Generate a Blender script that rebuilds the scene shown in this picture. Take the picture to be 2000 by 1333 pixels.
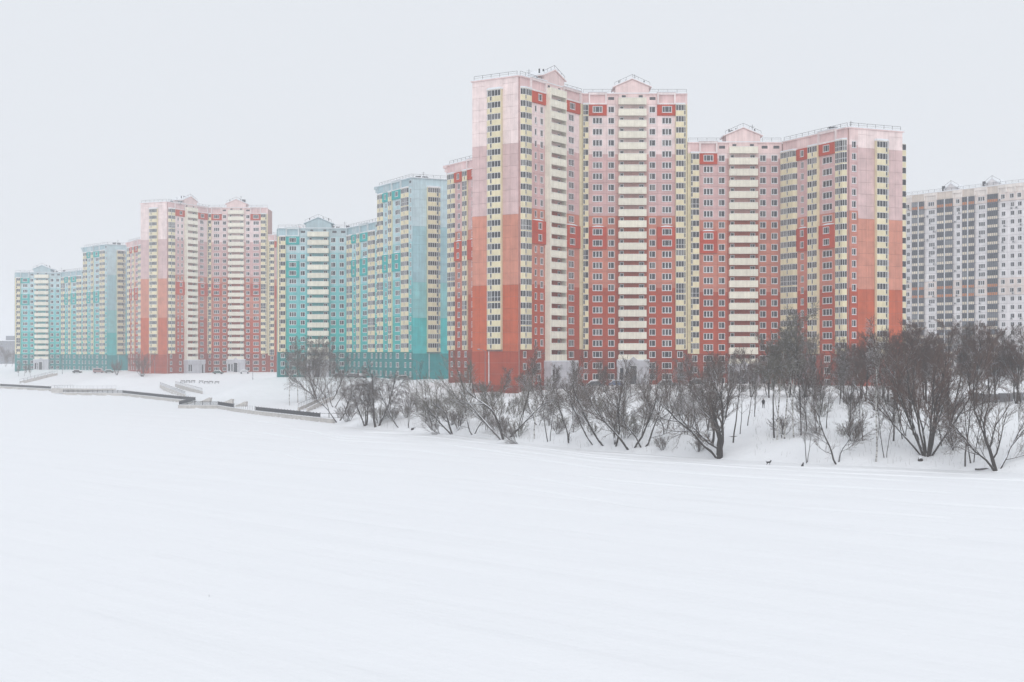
import bpy, math, random
import numpy as np
from mathutils import Vector, Matrix

scene = bpy.context.scene
for o in list(bpy.data.objects):
    bpy.data.objects.remove(o)
COL = scene.collection
R = math.radians

# ------------------------------------------------------------------ camera
cam_data = bpy.data.cameras.new('camera')
cam_data.lens = 50.0
cam_data.sensor_width = 36.0
cam_data.shift_y = 0.01175
cam_data.clip_start = 0.5
cam_data.clip_end = 9000
cam = bpy.data.objects.new('camera', cam_data)
COL.objects.link(cam)
cam.location = (0, 0, 16.0)
cam.rotation_euler = (R(90), 0, 0)
scene.camera = cam

# ------------------------------------------------------------------ overcast sky, soft sun, exposure
SUN_EL, SUN_AZ = 40, 180          # behind the camera, above the cloud
world = bpy.data.worlds.new('World')
scene.world = world
world.use_nodes = True
wn, wl = world.node_tree.nodes, world.node_tree.links
wn.clear()
w_out = wn.new('ShaderNodeOutputWorld')
w_bg = wn.new('ShaderNodeBackground')
w_mix = wn.new('ShaderNodeMixRGB')
w_sky = wn.new('ShaderNodeTexSky')
w_sky.sky_type = 'NISHITA'
w_sky.sun_disc = False
w_sky.sun_elevation = R(SUN_EL)
w_sky.sun_rotation = R(SUN_AZ)
w_sky.dust_density = 6.0
w_mix.inputs['Fac'].default_value = 0.97          # a closed cloud layer hides the blue
w_mix.inputs['Color2'].default_value = (8.05, 8.38, 8.85, 1)
wl.new(w_sky.outputs[0], w_mix.inputs['Color1'])
wl.new(w_mix.outputs[0], w_bg.inputs['Color'])
w_bg.inputs['Strength'].default_value = 0.1
wl.new(w_bg.outputs[0], w_out.inputs['Surface'])

sun_data = bpy.data.lights.new('sun', 'SUN')
sun_data.energy = 0.9
sun_data.angle = R(70)
sun_data.color = (1.0, 0.97, 0.94)
sun = bpy.data.objects.new('sun', sun_data)
COL.objects.link(sun)
sun.rotation_euler = (R(90 - SUN_EL), 0, 0)
sun.location = (0, -120, 200)

scene.view_settings.view_transform = 'Standard'
scene.view_settings.look = 'None'
scene.view_settings.exposure = 0.0
scene.view_settings.gamma = 1.0
scene.view_settings.use_curve_mapping = False
scene.render.engine = 'CYCLES'
cy = scene.cycles
cy.max_bounces = 6
cy.diffuse_bounces = 3
cy.glossy_bounces = 2
cy.volume_bounces = 2
cy.transmission_bounces = 2
cy.use_denoising = True
cy.use_adaptive_sampling = True
cy.adaptive_threshold = 0.01
cy.sample_clamp_indirect = 4.0

# ------------------------------------------------------------------ materials
MATS = {}

def srgb(r, g, b):
    def f(c):
        c /= 255.0
        return c / 12.92 if c <= 0.04045 else ((c + 0.055) / 1.055) ** 2.4
    return (f(r), f(g), f(b))

def paint(name, col, rough=0.85, var=0.13, streak=0.10, scale=0.5, spec=0.3):
    """Painted concrete: base colour with soft blotches and rain streaks in it."""
    if name in MATS:
        return MATS[name]
    m = bpy.data.materials.new(name)
    m.use_nodes = True
    nt = m.node_tree
    n, l = nt.nodes, nt.links
    bsdf = n['Principled BSDF']
    bsdf.inputs['Roughness'].default_value = rough
    bsdf.inputs['Specular IOR Level'].default_value = spec
    geo = n.new('ShaderNodeNewGeometry')
    n1 = n.new('ShaderNodeTexNoise')
    n1.inputs['Scale'].default_value = scale
    n1.inputs['Detail'].default_value = 5
    l.new(geo.outputs['Position'], n1.inputs['Vector'])
    mp = n.new('ShaderNodeMapping')
    mp.inputs['Scale'].default_value = (2.2, 2.2, 0.12)
    l.new(geo.outputs['Position'], mp.inputs['Vector'])
    n2 = n.new('ShaderNodeTexNoise')
    n2.inputs['Scale'].default_value = 1.0
    n2.inputs['Detail'].default_value = 4
    l.new(mp.outputs[0], n2.inputs['Vector'])
    a1 = n.new('ShaderNodeMapRange')
    a1.inputs['From Min'].default_value = 0.3
    a1.inputs['From Max'].default_value = 0.7
    a1.inputs['To Min'].default_value = 1 - var
    a1.inputs['To Max'].default_value = 1 + var * 0.6
    l.new(n1.outputs[0], a1.inputs['Value'])
    a2 = n.new('ShaderNodeMapRange')
    a2.inputs['From Min'].default_value = 0.3
    a2.inputs['From Max'].default_value = 0.7
    a2.inputs['To Min'].default_value = 1 - streak
    a2.inputs['To Max'].default_value = 1 + streak * 0.6
    l.new(n2.outputs[0], a2.inputs['Value'])
    oi = n.new('ShaderNodeObjectInfo')
    a3 = n.new('ShaderNodeMapRange')
    a3.inputs['To Min'].default_value = 0.93
    a3.inputs['To Max'].default_value = 1.04
    l.new(oi.outputs['Random'], a3.inputs['Value'])
    mu = n.new('ShaderNodeMath'); mu.operation = 'MULTIPLY'
    l.new(a1.outputs[0], mu.inputs[0]); l.new(a2.outputs[0], mu.inputs[1])
    mu2 = n.new('ShaderNodeMath'); mu2.operation = 'MULTIPLY'
    l.new(mu.outputs[0], mu2.inputs[0]); l.new(a3.outputs[0], mu2.inputs[1])
    vm = n.new('ShaderNodeVectorMath'); vm.operation = 'SCALE'
    vm.inputs[0].default_value = col[:3]
    l.new(mu2.outputs[0], vm.inputs['Scale'])
    l.new(vm.outputs[0], bsdf.inputs['Base Color'])
    MATS[name] = m
    return m

def plain(name, col, rough=0.6, metal=0.0, spec=0.4):
    if name in MATS:
        return MATS[name]
    m = bpy.data.materials.new(name)
    m.use_nodes = True
    n, l = m.node_tree.nodes, m.node_tree.links
    b = n['Principled BSDF']
    b.inputs['Roughness'].default_value = rough
    b.inputs['Metallic'].default_value = metal
    b.inputs['Specular IOR Level'].default_value = spec
    geo = n.new('ShaderNodeNewGeometry')
    ns = n.new('ShaderNodeTexNoise')
    ns.inputs['Scale'].default_value = 3.0
    l.new(geo.outputs['Position'], ns.inputs['Vector'])
    mr = n.new('ShaderNodeMapRange')
    mr.inputs['To Min'].default_value = 0.82
    mr.inputs['To Max'].default_value = 1.15
    l.new(ns.outputs[0], mr.inputs['Value'])
    vm = n.new('ShaderNodeVectorMath'); vm.operation = 'SCALE'
    vm.inputs[0].default_value = col[:3]
    l.new(mr.outputs[0], vm.inputs['Scale'])
    l.new(vm.outputs[0], b.inputs['Base Color'])
    MATS[name] = m
    return m

def glass_mat(name, dark, light, share):
    """Window glass over dark rooms; here and there a pale curtain."""
    m = bpy.data.materials.new(name)
    m.use_nodes = True
    n, l = m.node_tree.nodes, m.node_tree.links
    b = n['Principled BSDF']
    b.inputs['Roughness'].default_value = 0.08
    b.inputs['Specular IOR Level'].default_value = 0.5
    geo = n.new('ShaderNodeNewGeometry')
    oi = n.new('ShaderNodeObjectInfo')
    ad = n.new('ShaderNodeMath'); ad.operation = 'ADD'
    l.new(geo.outputs['Random Per Island'], ad.inputs[0]); l.new(oi.outputs['Random'], ad.inputs[1])
    fr = n.new('ShaderNodeMath'); fr.operation = 'FRACT'
    l.new(ad.outputs[0], fr.inputs[0])
    cr = n.new('ShaderNodeValToRGB')
    e = cr.color_ramp.elements
    e[0].position = 0.0; e[0].color = (*dark, 1)
    e[1].position = 1.0; e[1].color = (*light, 1)
    x = cr.color_ramp.elements.new(1 - share)
    x.color = (dark[0] * 1.7, dark[1] * 1.7, dark[2] * 1.8, 1)
    l.new(fr.outputs[0], cr.inputs[0])
    l.new(cr.outputs[0], b.inputs['Base Color'])
    MATS[name] = m
    return m

def snow_mat(name, col=(0.855, 0.87, 0.895), bumps=((0.35, 0.25), (3.0, 0.06)), streak=0.0):
    m = bpy.data.materials.new(name)
    m.use_nodes = True
    n, l = m.node_tree.nodes, m.node_tree.links
    b = n['Principled BSDF']
    b.inputs['Base Color'].default_value = (*col, 1)
    b.inputs['Roughness'].default_value = 0.75
    b.inputs['Specular IOR Level'].default_value = 0.15
    geo = n.new('ShaderNodeNewGeometry')
    prev = None
    for sc, st in bumps:
        ns = n.new('ShaderNodeTexNoise')
        ns.inputs['Scale'].default_value = sc
        ns.inputs['Detail'].default_value = 4
        l.new(geo.outputs['Position'], ns.inputs['Vector'])
        bp = n.new('ShaderNodeBump')
        bp.inputs['Distance'].default_value = st
        bp.inputs['Strength'].default_value = 1.0
        l.new(ns.outputs[0], bp.inputs['Height'])
        if prev:
            l.new(prev.outputs[0], bp.inputs['Normal'])
        prev = bp
    if streak:
        mr_ = n.new('ShaderNodeMapping')
        mr_.inputs['Rotation'].default_value = (0, 0, R(46))     # drifts run along the shore
        l.new(geo.outputs['Position'], mr_.inputs['Vector'])
        mp = n.new('ShaderNodeMapping')
        mp.inputs['Scale'].default_value = (0.012, 0.17, 1)
        l.new(mr_.outputs[0], mp.inputs['Vector'])
        ns = n.new('ShaderNodeTexNoise')
        ns.inputs['Scale'].default_value = 1.0
        ns.inputs['Detail'].default_value = 5
        l.new(mp.outputs[0], ns.inputs['Vector'])
        bp = n.new('ShaderNodeBump')
        bp.inputs['Distance'].default_value = streak
        l.new(ns.outputs[0], bp.inputs['Height'])
        l.new(prev.outputs[0], bp.inputs['Normal'])
        prev = bp
    l.new(prev.outputs[0], b.inputs['Normal'])
    MATS[name] = m
    return m

SNOW = snow_mat('snow')
ICE_SNOW = snow_mat('ice_snow', (0.865, 0.88, 0.905), ((0.08, 0.3), (1.5, 0.05)), streak=0.6)
ROOF_SNOW = snow_mat('roof_snow', (0.80, 0.825, 0.86))
GLASS = glass_mat('window_glass', (0.008, 0.010, 0.017), (0.16, 0.16, 0.155), 0.14)
GLASS_FAR = glass_mat('loggia_glass', (0.010, 0.012, 0.017), (0.2, 0.195, 0.19), 0.14)
WHITE = plain('white_frame', (0.78, 0.78, 0.79), 0.5)
DARKMETAL = plain('dark_metal', (0.035, 0.037, 0.045), 0.5)
GREYMETAL = plain('grey_metal', (0.18, 0.19, 0.21), 0.5)
YELLOW = paint('loggia_yellow', srgb(229, 217, 182), var=0.08, scale=0.9)
CREAM = paint('balcony_cream', srgb(238, 233, 217), var=0.08, scale=0.9)
STONE = paint('entrance_stone', srgb(196, 196, 202), var=0.12)
CONCRETE = paint('quay_concrete', srgb(200, 196, 191), var=0.18, scale=1.2)

# ------------------------------------------------------------------ mesh helper
class MB:
    def __init__(self):
        self.v, self.f, self.m = [], [], []

    def quad(self, a, b, c, d, mi=0):
        k = len(self.v)
        self.v += [a, b, c, d]
        self.f.append((k, k + 1, k + 2, k + 3))
        self.m.append(mi)

    def box(self, x0, x1, y0, y1, z0, z1, mi=0, skip=''):
        k = len(self.v)
        self.v += [(x0, y0, z0), (x1, y0, z0), (x1, y1, z0), (x0, y1, z0),
                   (x0, y0, z1), (x1, y0, z1), (x1, y1, z1), (x0, y1, z1)]
        for key, f in (('b', (0, 3, 2, 1)), ('t', (4, 5, 6, 7)), ('f', (0, 1, 5, 4)),
                       ('r', (1, 2, 6, 5)), ('k', (2, 3, 7, 6)), ('l', (3, 0, 4, 7))):
            if key not in skip:
                self.f.append(tuple(k + i for i in f))
                self.m.append(mi)

    def bar(self, p, q, w, h, mi=0):
        """A straight bar of width w (sideways) and height h between two points."""
        p, q = Vector(p), Vector(q)
        d = (q - p).normalized()
        s = d.cross(Vector((0, 0, 1)))
        s = s.normalized() if s.length > 1e-4 else Vector((1, 0, 0))
        u = s.cross(d).normalized()
        k = len(self.v)
        for c in (p, q):
            for a, b in ((-1, -1), (1, -1), (1, 1), (-1, 1)):
                self.v.append(tuple(c + s * (a * w / 2) + u * (b * h / 2)))
        for f in ((0, 1, 5, 4), (1, 2, 6, 5), (2, 3, 7, 6), (3, 0, 4, 7), (0, 3, 2, 1), (4, 5, 6, 7)):
            self.f.append(tuple(k + i for i in f))
            self.m.append(mi)

    def prism(self, poly, z0, z1, mi=0, top=None):
        """Vertical prism over a counter-clockwise plan polygon."""
        n = len(poly)
        k = len(self.v)
        self.v += [(x, y, z0) for x, y in poly] + [(x, y, z1) for x, y in poly]
        for i in range(n):
            j = (i + 1) % n
            self.f.append((k + i, k + j, k + n + j, k + n + i)); self.m.append(mi)
        self.f.append(tuple(k + n + i for i in range(n))); self.m.append(mi if top is None else top)
        self.f.append(tuple(k + i for i in reversed(range(n)))); self.m.append(mi)

    def tube(self, pts, rads, sides=5, mi=0, cap=True):
        k0 = len(self.v)
        n = len(pts)
        pts = [Vector(p) for p in pts]
        for i, p in enumerate(pts):
            d = (pts[min(i + 1, n - 1)] - pts[max(i - 1, 0)]).normalized()
            a = d.cross(Vector((0.31, 0.95, 0.05))).normalized()
            b = d.cross(a)
            for s in range(sides):
                t = 2 * math.pi * s / sides
                self.v.append(tuple(p + (a * math.cos(t) + b * math.sin(t)) * rads[i]))
        for i in range(n - 1):
            for s in range(sides):
                e = (s + 1) % sides
                self.f.append((k0 + i * sides + s, k0 + i * sides + e, k0 + (i + 1) * sides + e, k0 + (i + 1) * sides + s))
                self.m.append(mi)
        if cap:
            self.f.append(tuple(k0 + s for s in reversed(range(sides)))); self.m.append(mi)
            self.f.append(tuple(k0 + (n - 1) * sides + s for s in range(sides))); self.m.append(mi)

    def mesh(self, name, mats, smooth=False):
        me = bpy.data.meshes.new(name)
        me.from_pydata(self.v, [], self.f)
        for mt in mats:
            me.materials.append(mt)
        me.polygons.foreach_set('material_index', np.array(self.m, dtype=np.int32))
        if smooth:
            me.polygons.foreach_set('use_smooth', np.ones(len(self.f), dtype=bool))
        me.update()
        return me

def obj(name, me, parent=None, loc=(0, 0, 0), rz=0.0):
    o = bpy.data.objects.new(name, me)
    COL.objects.link(o)
    o.location = loc
    o.rotation_euler = (0, 0, rz)
    if parent:
        o.parent = parent
    return o

def tag(o, label, cat, group=None, kind=None):
    if label:
        o['label'] = label
    if cat:
        o['category'] = cat
    if group:
        o['group'] = group
    if kind:
        o['kind'] = kind
    return o

def thing(name, label, cat, loc, rz=0.0, group=None):
    o = obj(name, None, None, loc, rz)
    o.empty_display_size = 0.5
    return tag(o, label, cat, group)

def structure(name, me):
    o = obj(name, me)
    o['kind'] = 'structure'
    return o

# ------------------------------------------------------------------ terrain: river ice, bank, plateau
SHORE = [(420, 20), (140, 152), (68, 189), (48, 202), (31, 214.7), (12.6, 234), (0, 258), (-15.5, 287), (-32, 300), (-40.6, 324),
         (-44.6, 330.5), (-66.7, 370), (-76.3, 390), (-84.5, 409), (-96.3, 411.6), (-100, 449),
         (-109, 463), (-145.6, 532), (-171, 542), (-176, 562), (-191, 592.6), (-231.8, 644), (-330, 770), (-900, 1400)]
INLAND = SHORE + [(-900, 6000), (4000, 6000), (4000, 20)]

def shore_dist(X, Y):
    X = np.asarray(X, float); Y = np.asarray(Y, float)
    d = np.full(X.shape, 1e9)
    for (x0, y0), (x1, y1) in zip(SHORE[:-1], SHORE[1:]):
        dx, dy = x1 - x0, y1 - y0
        t = np.clip(((X - x0) * dx + (Y - y0) * dy) / (dx * dx + dy * dy), 0, 1)
        d = np.minimum(d, np.hypot(X - x0 - t * dx, Y - y0 - t * dy))
    ins = np.zeros(X.shape, bool)
    n = len(INLAND)
    for i in range(n):
        x0, y0 = INLAND[i]; x1, y1 = INLAND[(i + 1) % n]
        if y0 == y1:
            continue
        c = ((y0 > Y) != (y1 > Y)) & (X < (x1 - x0) * (Y - y0) / (y1 - y0) + x0)
        ins ^= c
    return np.where(ins, d, -d)

def wob(X, Y):
    return (np.sin(X * 0.21 + 1.3 * np.sin(Y * 0.07)) * np.cos(Y * 0.17 + 0.8 * np.sin(X * 0.11)) * 0.5
            + 0.5 * np.sin(X * 0.53 + Y * 0.31 + 2.0 * np.sin(Y * 0.13)) * np.sin(Y * 0.41 - X * 0.23))

def height(X, Y):
    X = np.asarray(X, float); Y = np.asarray(Y, float)
    d = shore_dist(X, Y)
    nat = np.interp(d, [-1, 0, 3, 7, 14, 22, 30, 45, 80, 130, 400, 3000],
                    [-0.6, 0.05, 1.1, 2.3, 2.9, 4.5, 6.3, 7.0, 8.1, 8.4, 8.4, 8.2])
    dq = d * (1 + 0.7 * np.clip((-X - 165) / 60.0, 0, 1))
    quay = np.interp(dq, [0, 0.5, 8, 20, 60, 75, 400, 3000], [-0.5, 0.8, 0.95, 2.0, 7.1, 7.6, 7.5, 8.0])
    q = np.clip((X + 44) / 10.0, 0, 1)
    q = q * q * (3 - 2 * q)
    z = quay * (1 - q) + nat * q
    for cx, cy_, rx, ry, zt in ((-68, 486, 26, 36, 7.9), (-140, 618, 42, 34, 7.3), (-36, 452, 24, 26, 8.0)):      # yards levelled up to the houses
        k = np.exp(-((X - cx) / rx) ** 4 - ((Y - cy_) / ry) ** 4)
        z = z + k * np.maximum(zt - z, 0) * np.clip(d / 12.0, 0, 1)
    w = wob(X, Y)
    amp = np.interp(d, [0, 2, 10, 40, 80], [0.0, 0.3, 0.6, 0.55, 0.3]) * (0.25 + 0.75 * q)
    z = z + w * amp
    # a swept path down the bank and a drifted mound at its foot
    path = np.exp(-((X - 34 - (Y - 215) * 0.16) / 3.2) ** 2) * np.interp(d, [2, 8, 30, 40], [0, 1, 1, 0])
    z = z - path * 0.7
    mound = np.exp(-(((X - 44) / 7.0) ** 2 + ((Y - 214) / 4.0) ** 2))
    z = z + mound * 0.7
    return np.where(d < 0, np.minimum(z, -0.3), z)

def zg(x, y):
    return float(height(np.array([x]), np.array([y]))[0])

def axis(parts):
    out = []
    for a, b, s in parts:
        out += list(np.arange(a, b, s))
    return np.array(out + [parts[-1][1]])

xs = axis([(-2400, -700, 100), (-700, -260, 20), (-260, 120, 1.6), (120, 300, 12), (300, 2400, 150)])
ys = axis([(30, 150, 12), (150, 470, 1.6), (470, 680, 2.5), (680, 1000, 20), (1000, 3900, 145)])
GX, GY = np.meshgrid(xs, ys)
GD = shore_dist(GX, GY)
GZ = height(GX, GY)
nx, ny = len(xs), len(ys)
verts = np.stack([GX.ravel(), GY.ravel(), GZ.ravel()], 1)
ii, jj = np.meshgrid(np.arange(nx - 1), np.arange(ny - 1))
a = (jj * nx + ii).ravel()
faces = np.stack([a, a + 1, a + nx + 1, a + nx], 1)
dm = GD.ravel()
step = np.maximum(np.gradient(xs)[ii.ravel()], np.gradient(ys)[jj.ravel()])
keep = dm[faces].max(1) > -step * 0.5
faces = faces[keep]
me = bpy.data.meshes.new('snow_bank')
me.from_pydata(verts.tolist(), [], faces.tolist())
me.materials.append(SNOW)
me.polygons.foreach_set('use_smooth', np.ones(len(faces), dtype=bool))
me.update()
structure('snow_ground', me)

mb = MB()
xs2 = axis([(-2400, -400, 200), (-400, 300, 20), (300, 2400, 200)])
ys2 = axis([(-280, 0, 40), (0, 700, 20), (700, 3900, 200)])
for i in range(len(xs2) - 1):
    for j in range(len(ys2) - 1):
        mb.quad((xs2[i], ys2[j], 0), (xs2[i + 1], ys2[j], 0), (xs2[i + 1], ys2[j + 1], 0), (xs2[i], ys2[j + 1], 0))
river = structure('frozen_river', mb.mesh('frozen_river', [ICE_SNOW]))
rr_ = random.Random(9)
for off, x0, x1, h_, w_ in ((5, -30, 75, 0.16, 0.7), (9, -30, 75, 0.20, 0.9), (13, -20, 90, 0.16, 0.5), (14.3, -20, 90, 0.16, 0.5), (21, -60, 80, 0.18, 1.0), (28, -70, 40, 0.14, 0.6), (33, -40, 60, 0.16, 1.2), (47, -60, 55, 0.14, 0.8), (60, -50, 45, 0.15, 1.4), (75, -60, 40, 0.13, 1.0)):
    mb = MB()                                            # wind ridges and old ski tracks along the shore
    sx = np.array([q[0] for q in SHORE[1:12]][::-1]); sy = np.array([q[1] for q in SHORE[1:12]][::-1])
    prev = None
    for x in np.arange(x0, x1, 2.5):
        y = float(np.interp(x, sx, sy)) - off * 1.15 + 1.2 * math.sin(x * 0.11 + off)
        hh = h_ * (0.55 + 0.45 * math.sin(x * 0.19 + off * 2.1))
        row = [(x, y - w_, 0.004), (x, y - w_ * 0.2, hh), (x, y + w_ * 0.25, hh), (x, y + w_, 0.004)]
        if prev:
            for k in range(3):
                mb.quad(prev[k], row[k], row[k + 1], prev[k + 1])
        prev = row
    obj('snow_ridge', mb.mesh('snow_ridge', [ICE_SNOW], True), river)

# ------------------------------------------------------------------ apartment blocks
FH = 2.8            # storey height
T = 0.28            # panel thickness
CAMXY = Vector((0, 0))
CACHE = {}
SPLIT = {}          # window mesh -> its frame and its panes apart

def panel_mesh(w, h, holes, t=T, gap=0.018):
    """One precast wall panel with real openings; slot 0 below and slot 1 above mid-height."""
    key = ('panel', round(w, 3), round(h, 3), tuple(holes), round(t, 3))
    if key in CACHE:
        return CACHE[key]
    g = gap
    zm = h * 0.53
    xb = sorted({g, w - g, *[q for hl in holes for q in hl[:2]]})
    zb = sorted({g, h - g, zm, *[q for hl in holes for q in hl[2:]]})
    mb = MB()
    def hole(xc, zc):
        return any(a < xc < b and c < zc < d for a, b, c, d in holes)
    for i in range(len(xb) - 1):
        for j in range(len(zb) - 1):
            if not hole((xb[i] + xb[i + 1]) / 2, (zb[j] + zb[j + 1]) / 2):
                mb.quad((xb[i], -t, zb[j]), (xb[i + 1], -t, zb[j]), (xb[i + 1], -t, zb[j + 1]), (xb[i], -t, zb[j + 1]),
                        0 if zb[j + 1] <= zm + 1e-6 else 1)
    for a, b, c, d in holes:
        y0, y1 = -t, 0
        mb.quad((a, y0, c), (a, y0, d), (a, y1, d), (a, y1, c), 0)
        mb.quad((b, y0, c), (b, y1, c), (b, y1, d), (b, y0, d), 0)
        mb.quad((a, y0, c), (a, y1, c), (b, y1, c), (b, y0, c), 0)
        mb.quad((a, y0, d), (b, y0, d), (b, y1, d), (a, y1, d), 1)
    for a, b, mi in ((g, zm, 0), (zm, h - g, 1)):
        mb.quad((g, 0, a), (g, -t, a), (g, -t, b), (g, 0, b), mi)
        mb.quad((w - g, 0, a), (w - g, 0, b), (w - g, -t, b), (w - g, -t, a), mi)
    mb.quad((g, 0, g), (w - g, 0, g), (w - g, -t, g), (g, -t, g), 0)
    mb.quad((g, 0, h - g), (g, -t, h - g), (w - g, -t, h - g), (w - g, 0, h - g), 1)
    CACHE[key] = mb.mesh('wall_panel', [None, None])
    return CACHE[key]

def window_mesh(w, h, style):
    """Casing and sashes (slot 0) and glass (slot 1); origin at the opening's lower left, y = 0 at the wall face."""
    key = ('window', round(w, 3), round(h, 3), style)
    if key in CACHE:
        return CACHE[key]
    mb = MB()
    gl = MB()
    c = 0.085                                           # casing on the wall face
    mb.box(-c, 0.0, -0.03, 0.02, -c, h + c, 0, 'k')
    mb.box(w, w + c, -0.03, 0.02, -c, h + c, 0, 'k')
    mb.box(0, w, -0.03, 0.02, h, h + c, 0, 'klr')
    mb.box(-c - 0.03, w + c + 0.03, -0.10, 0.02, -c - 0.05, -c, 0, 'k')       # sill
    mb.box(0, w, -0.03, 0.02, -c, 0, 0, 'klr')
    if style == 'T':
        fr, mu, fracs = 0.06, 0.19, (1, 1, 1)
    elif style == 'A':
        fr, mu, fracs = 0.08, 0.10, (0.55, 1, 0.55)
    elif style == 'D':
        fr, mu, fracs = 0.07, 0.10, (0.6, 1)
    else:
        fr, mu, fracs = 0.08, 0.1, (1,)
    yf, yg = 0.10, 0.15
    tot = w - 2 * fr - mu * (len(fracs) - 1)
    x = fr
    mb.box(0, fr, yf, 0.2, 0, h, 0, 'k'); mb.box(w - fr, w, yf, 0.2, 0, h, 0, 'k')
    mb.box(fr, w - fr, yf, 0.2, 0, fr, 0, 'klr'); mb.box(fr, w - fr, yf, 0.2, h - fr, h, 0, 'klr')
    for i, q in enumerate(fracs):
        pw = tot * q / sum(fracs)
        gl.quad((x, yg, fr), (x + pw, yg, fr), (x + pw, yg, h - fr), (x, yg, h - fr), 0)
        x += pw
        if i < len(fracs) - 1:
            mb.box(x, x + mu, yf, 0.2, fr, h - fr, 0, 'ktb')
            x += mu
    frame, pane = mb.mesh('window', [WHITE]), gl.mesh('pane', [GLASS])
    k = len(mb.v)
    mb.v += gl.v
    mb.f += [tuple(i + k for i in f) for f in gl.f]
    mb.m += [1] * len(gl.f)
    whole = mb.mesh('window', [WHITE, GLASS])
    SPLIT[whole.name] = (frame, pane)
    CACHE[key] = whole
    return whole

def bay_path(w, p, cl, cr, strip, layout):
    """Plan of a glazed bay: list of (x0,y0,x1,y1,kind,panes)."""
    segs = []
    a, b = (0, 0), (cl, -p)
    segs.append((0, 0, cl, -p, layout[0], 1 if cl < 0.5 else 2))
    x0, x1 = cl, w - cr
    if strip is None:
        segs.append((x0, -p, x1, -p, 'g', max(2, round((x1 - x0) / 0.75))))
    else:
        s = x0 + strip * (x1 - x0)
        sw = 0.5
        if s - x0 > 0.5:
            segs.append((x0, -p, s, -p, 'g', max(1, round((s - x0) / 0.75))))
        else:
            s = x0
        segs.append((s, -p, s + sw, -p, 's', 1))
        if x1 - s - sw > 0.3:
            segs.append((s + sw, -p, x1, -p, 'g', max(1, round((x1 - s - sw) / 0.75))))
    segs.append((x1, -p, w, 0, layout[1], 1 if cr < 0.5 else 2))
    return segs

def bay_meshes(w, p, cl, cr, strip, layout, full=False):
    key = ('bay', round(w, 3), p, cl, cr, strip, layout, full)
    if key in CACHE:
        return CACHE[key]
    lo, up = MB(), MB()
    hp = 1.18                                            # parapet height
    ht = FH - 0.16
    segs = bay_path(w, p, cl, cr, strip, layout)
    plan = [(0, 0)] + [(s[2], s[3]) for s in segs]
    # floor slab edge, a little proud
    pr = [(x, y - 0.04) for x, y in plan]
    pr[0] = (0, 0.0); pr[-1] = (w, 0.0)
    lo.prism(pr, -0.08, 0.09, 0)
    for x0, y0, x1, y1, kind, np_ in segs:
        L = math.hypot(x1 - x0, y1 - y0)
        if L < 0.02:
            continue
        dx, dy = (x1 - x0) / L, (y1 - y0) / L
        nx_, ny_ = dy, -dx                               # outward
        def P(u, off, z):
            return (x0 + dx * u + nx_ * off, y0 + dy * u + ny_ * off, z)
        def slab(M, u0, u1, o0, o1, z0, z1, mi):
            M.quad(P(u0, o1, z0), P(u1, o1, z0), P(u1, o1, z1), P(u0, o1, z1), mi)
            M.quad(P(u0, o0, z1), P(u0, o1, z1), P(u1, o1, z1), P(u1, o0, z1), mi)
            M.quad(P(u0, o0, z0), P(u1, o0, z0), P(u1, o1, z0), P(u0, o1, z0), mi)
            M.quad(P(u0, o0, z0), P(u0, o1, z0), P(u0, o1, z1), P(u0, o0, z1), mi)
            M.quad(P(u1, o0, z0), P(u1, o0, z1), P(u1, o1, z1), P(u1, o1, z0), mi)
        if kind == 'y':
            slab(lo, 0, L, -0.1, 0, 0.09, FH - 0.08, 0)
            continue
        bottom = hp if kind == 'g' and not full else 0.16
        if kind == 'g' and not full:
            slab(lo, 0, L, -0.1, 0.0, 0.09, hp, 0)
        slab(lo, 0, L, -0.1, 0.0, ht, FH - 0.08, 0)
        # glass and its white sashes
        up.quad(P(0, -0.08, bottom), P(L, -0.08, bottom), P(L, -0.08, ht), P(0, -0.08, ht), 1)
        fw = 0.045
        slab(up, 0, L, -0.06, 0.012, bottom, bottom + 0.07, 0)
        slab(up, 0, L, -0.06, 0.012, ht - 0.07, ht, 0)
        if full or kind == 's':
            slab(up, 0, L, -0.06, 0.008, hp - 0.04, hp + 0.05, 0)
        for k in range(np_ + 1):
            u = k * L / np_
            u0, u1 = max(0, u - fw), min(L, u + fw)
            slab(up, u0, u1, -0.06, 0.016, bottom + 0.07, ht - 0.07, 0)
    r = (lo.mesh('loggia_parapet', [YELLOW]), up.mesh('loggia_glazing', [WHITE, GLASS_FAR]))
    CACHE[key] = r
    return r

def balcony_mesh(w, p, side):
    key = ('balcony', round(w, 3), p, side)
    if key in CACHE:
        return CACHE[key]
    mb = MB()
    h = 1.40
    mb.box(0, w, -p, 0, -0.12, 0.08, 0)
    mb.box(0.02, w - 0.02, -p - 0.05, -p + 0.08, -0.16, h, 0)
    mb.box(0.0, w, -p - 0.10, -p + 0.12, h, h + 0.09, 0)
    mb.box(0.03, w - 0.03, -p - 0.07, -p + 0.09, h + 0.092, h + 0.15, 1)
    for x in (w / 2 - 0.42, w / 2 + 0.34):
        mb.box(x, x + 0.10, -p - 0.12, -p - 0.05, -0.18, h, 0)
    for x0, x1 in ((0.35, w / 2 - 0.7), (w / 2 + 0.7, w - 0.35)):           # raised fields
        mb.box(x0, x1, -p - 0.085, -p - 0.05, 0.25, h - 0.3, 0)
    for x0, x1 in ((0, 0.14), (w - 0.14, w)):
        mb.box(x0, x1, -p + 0.08, 0, 0.08, (FH - 0.12) if side else h, 0)
    if side:
        mb.box(0, 0.6, -p - 0.02, -p + 0.08, h + 0.09, FH - 0.16, 0)
    CACHE[key] = mb.mesh('balcony', [CREAM, ROOF_SNOW])
    return CACHE[key]

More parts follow.
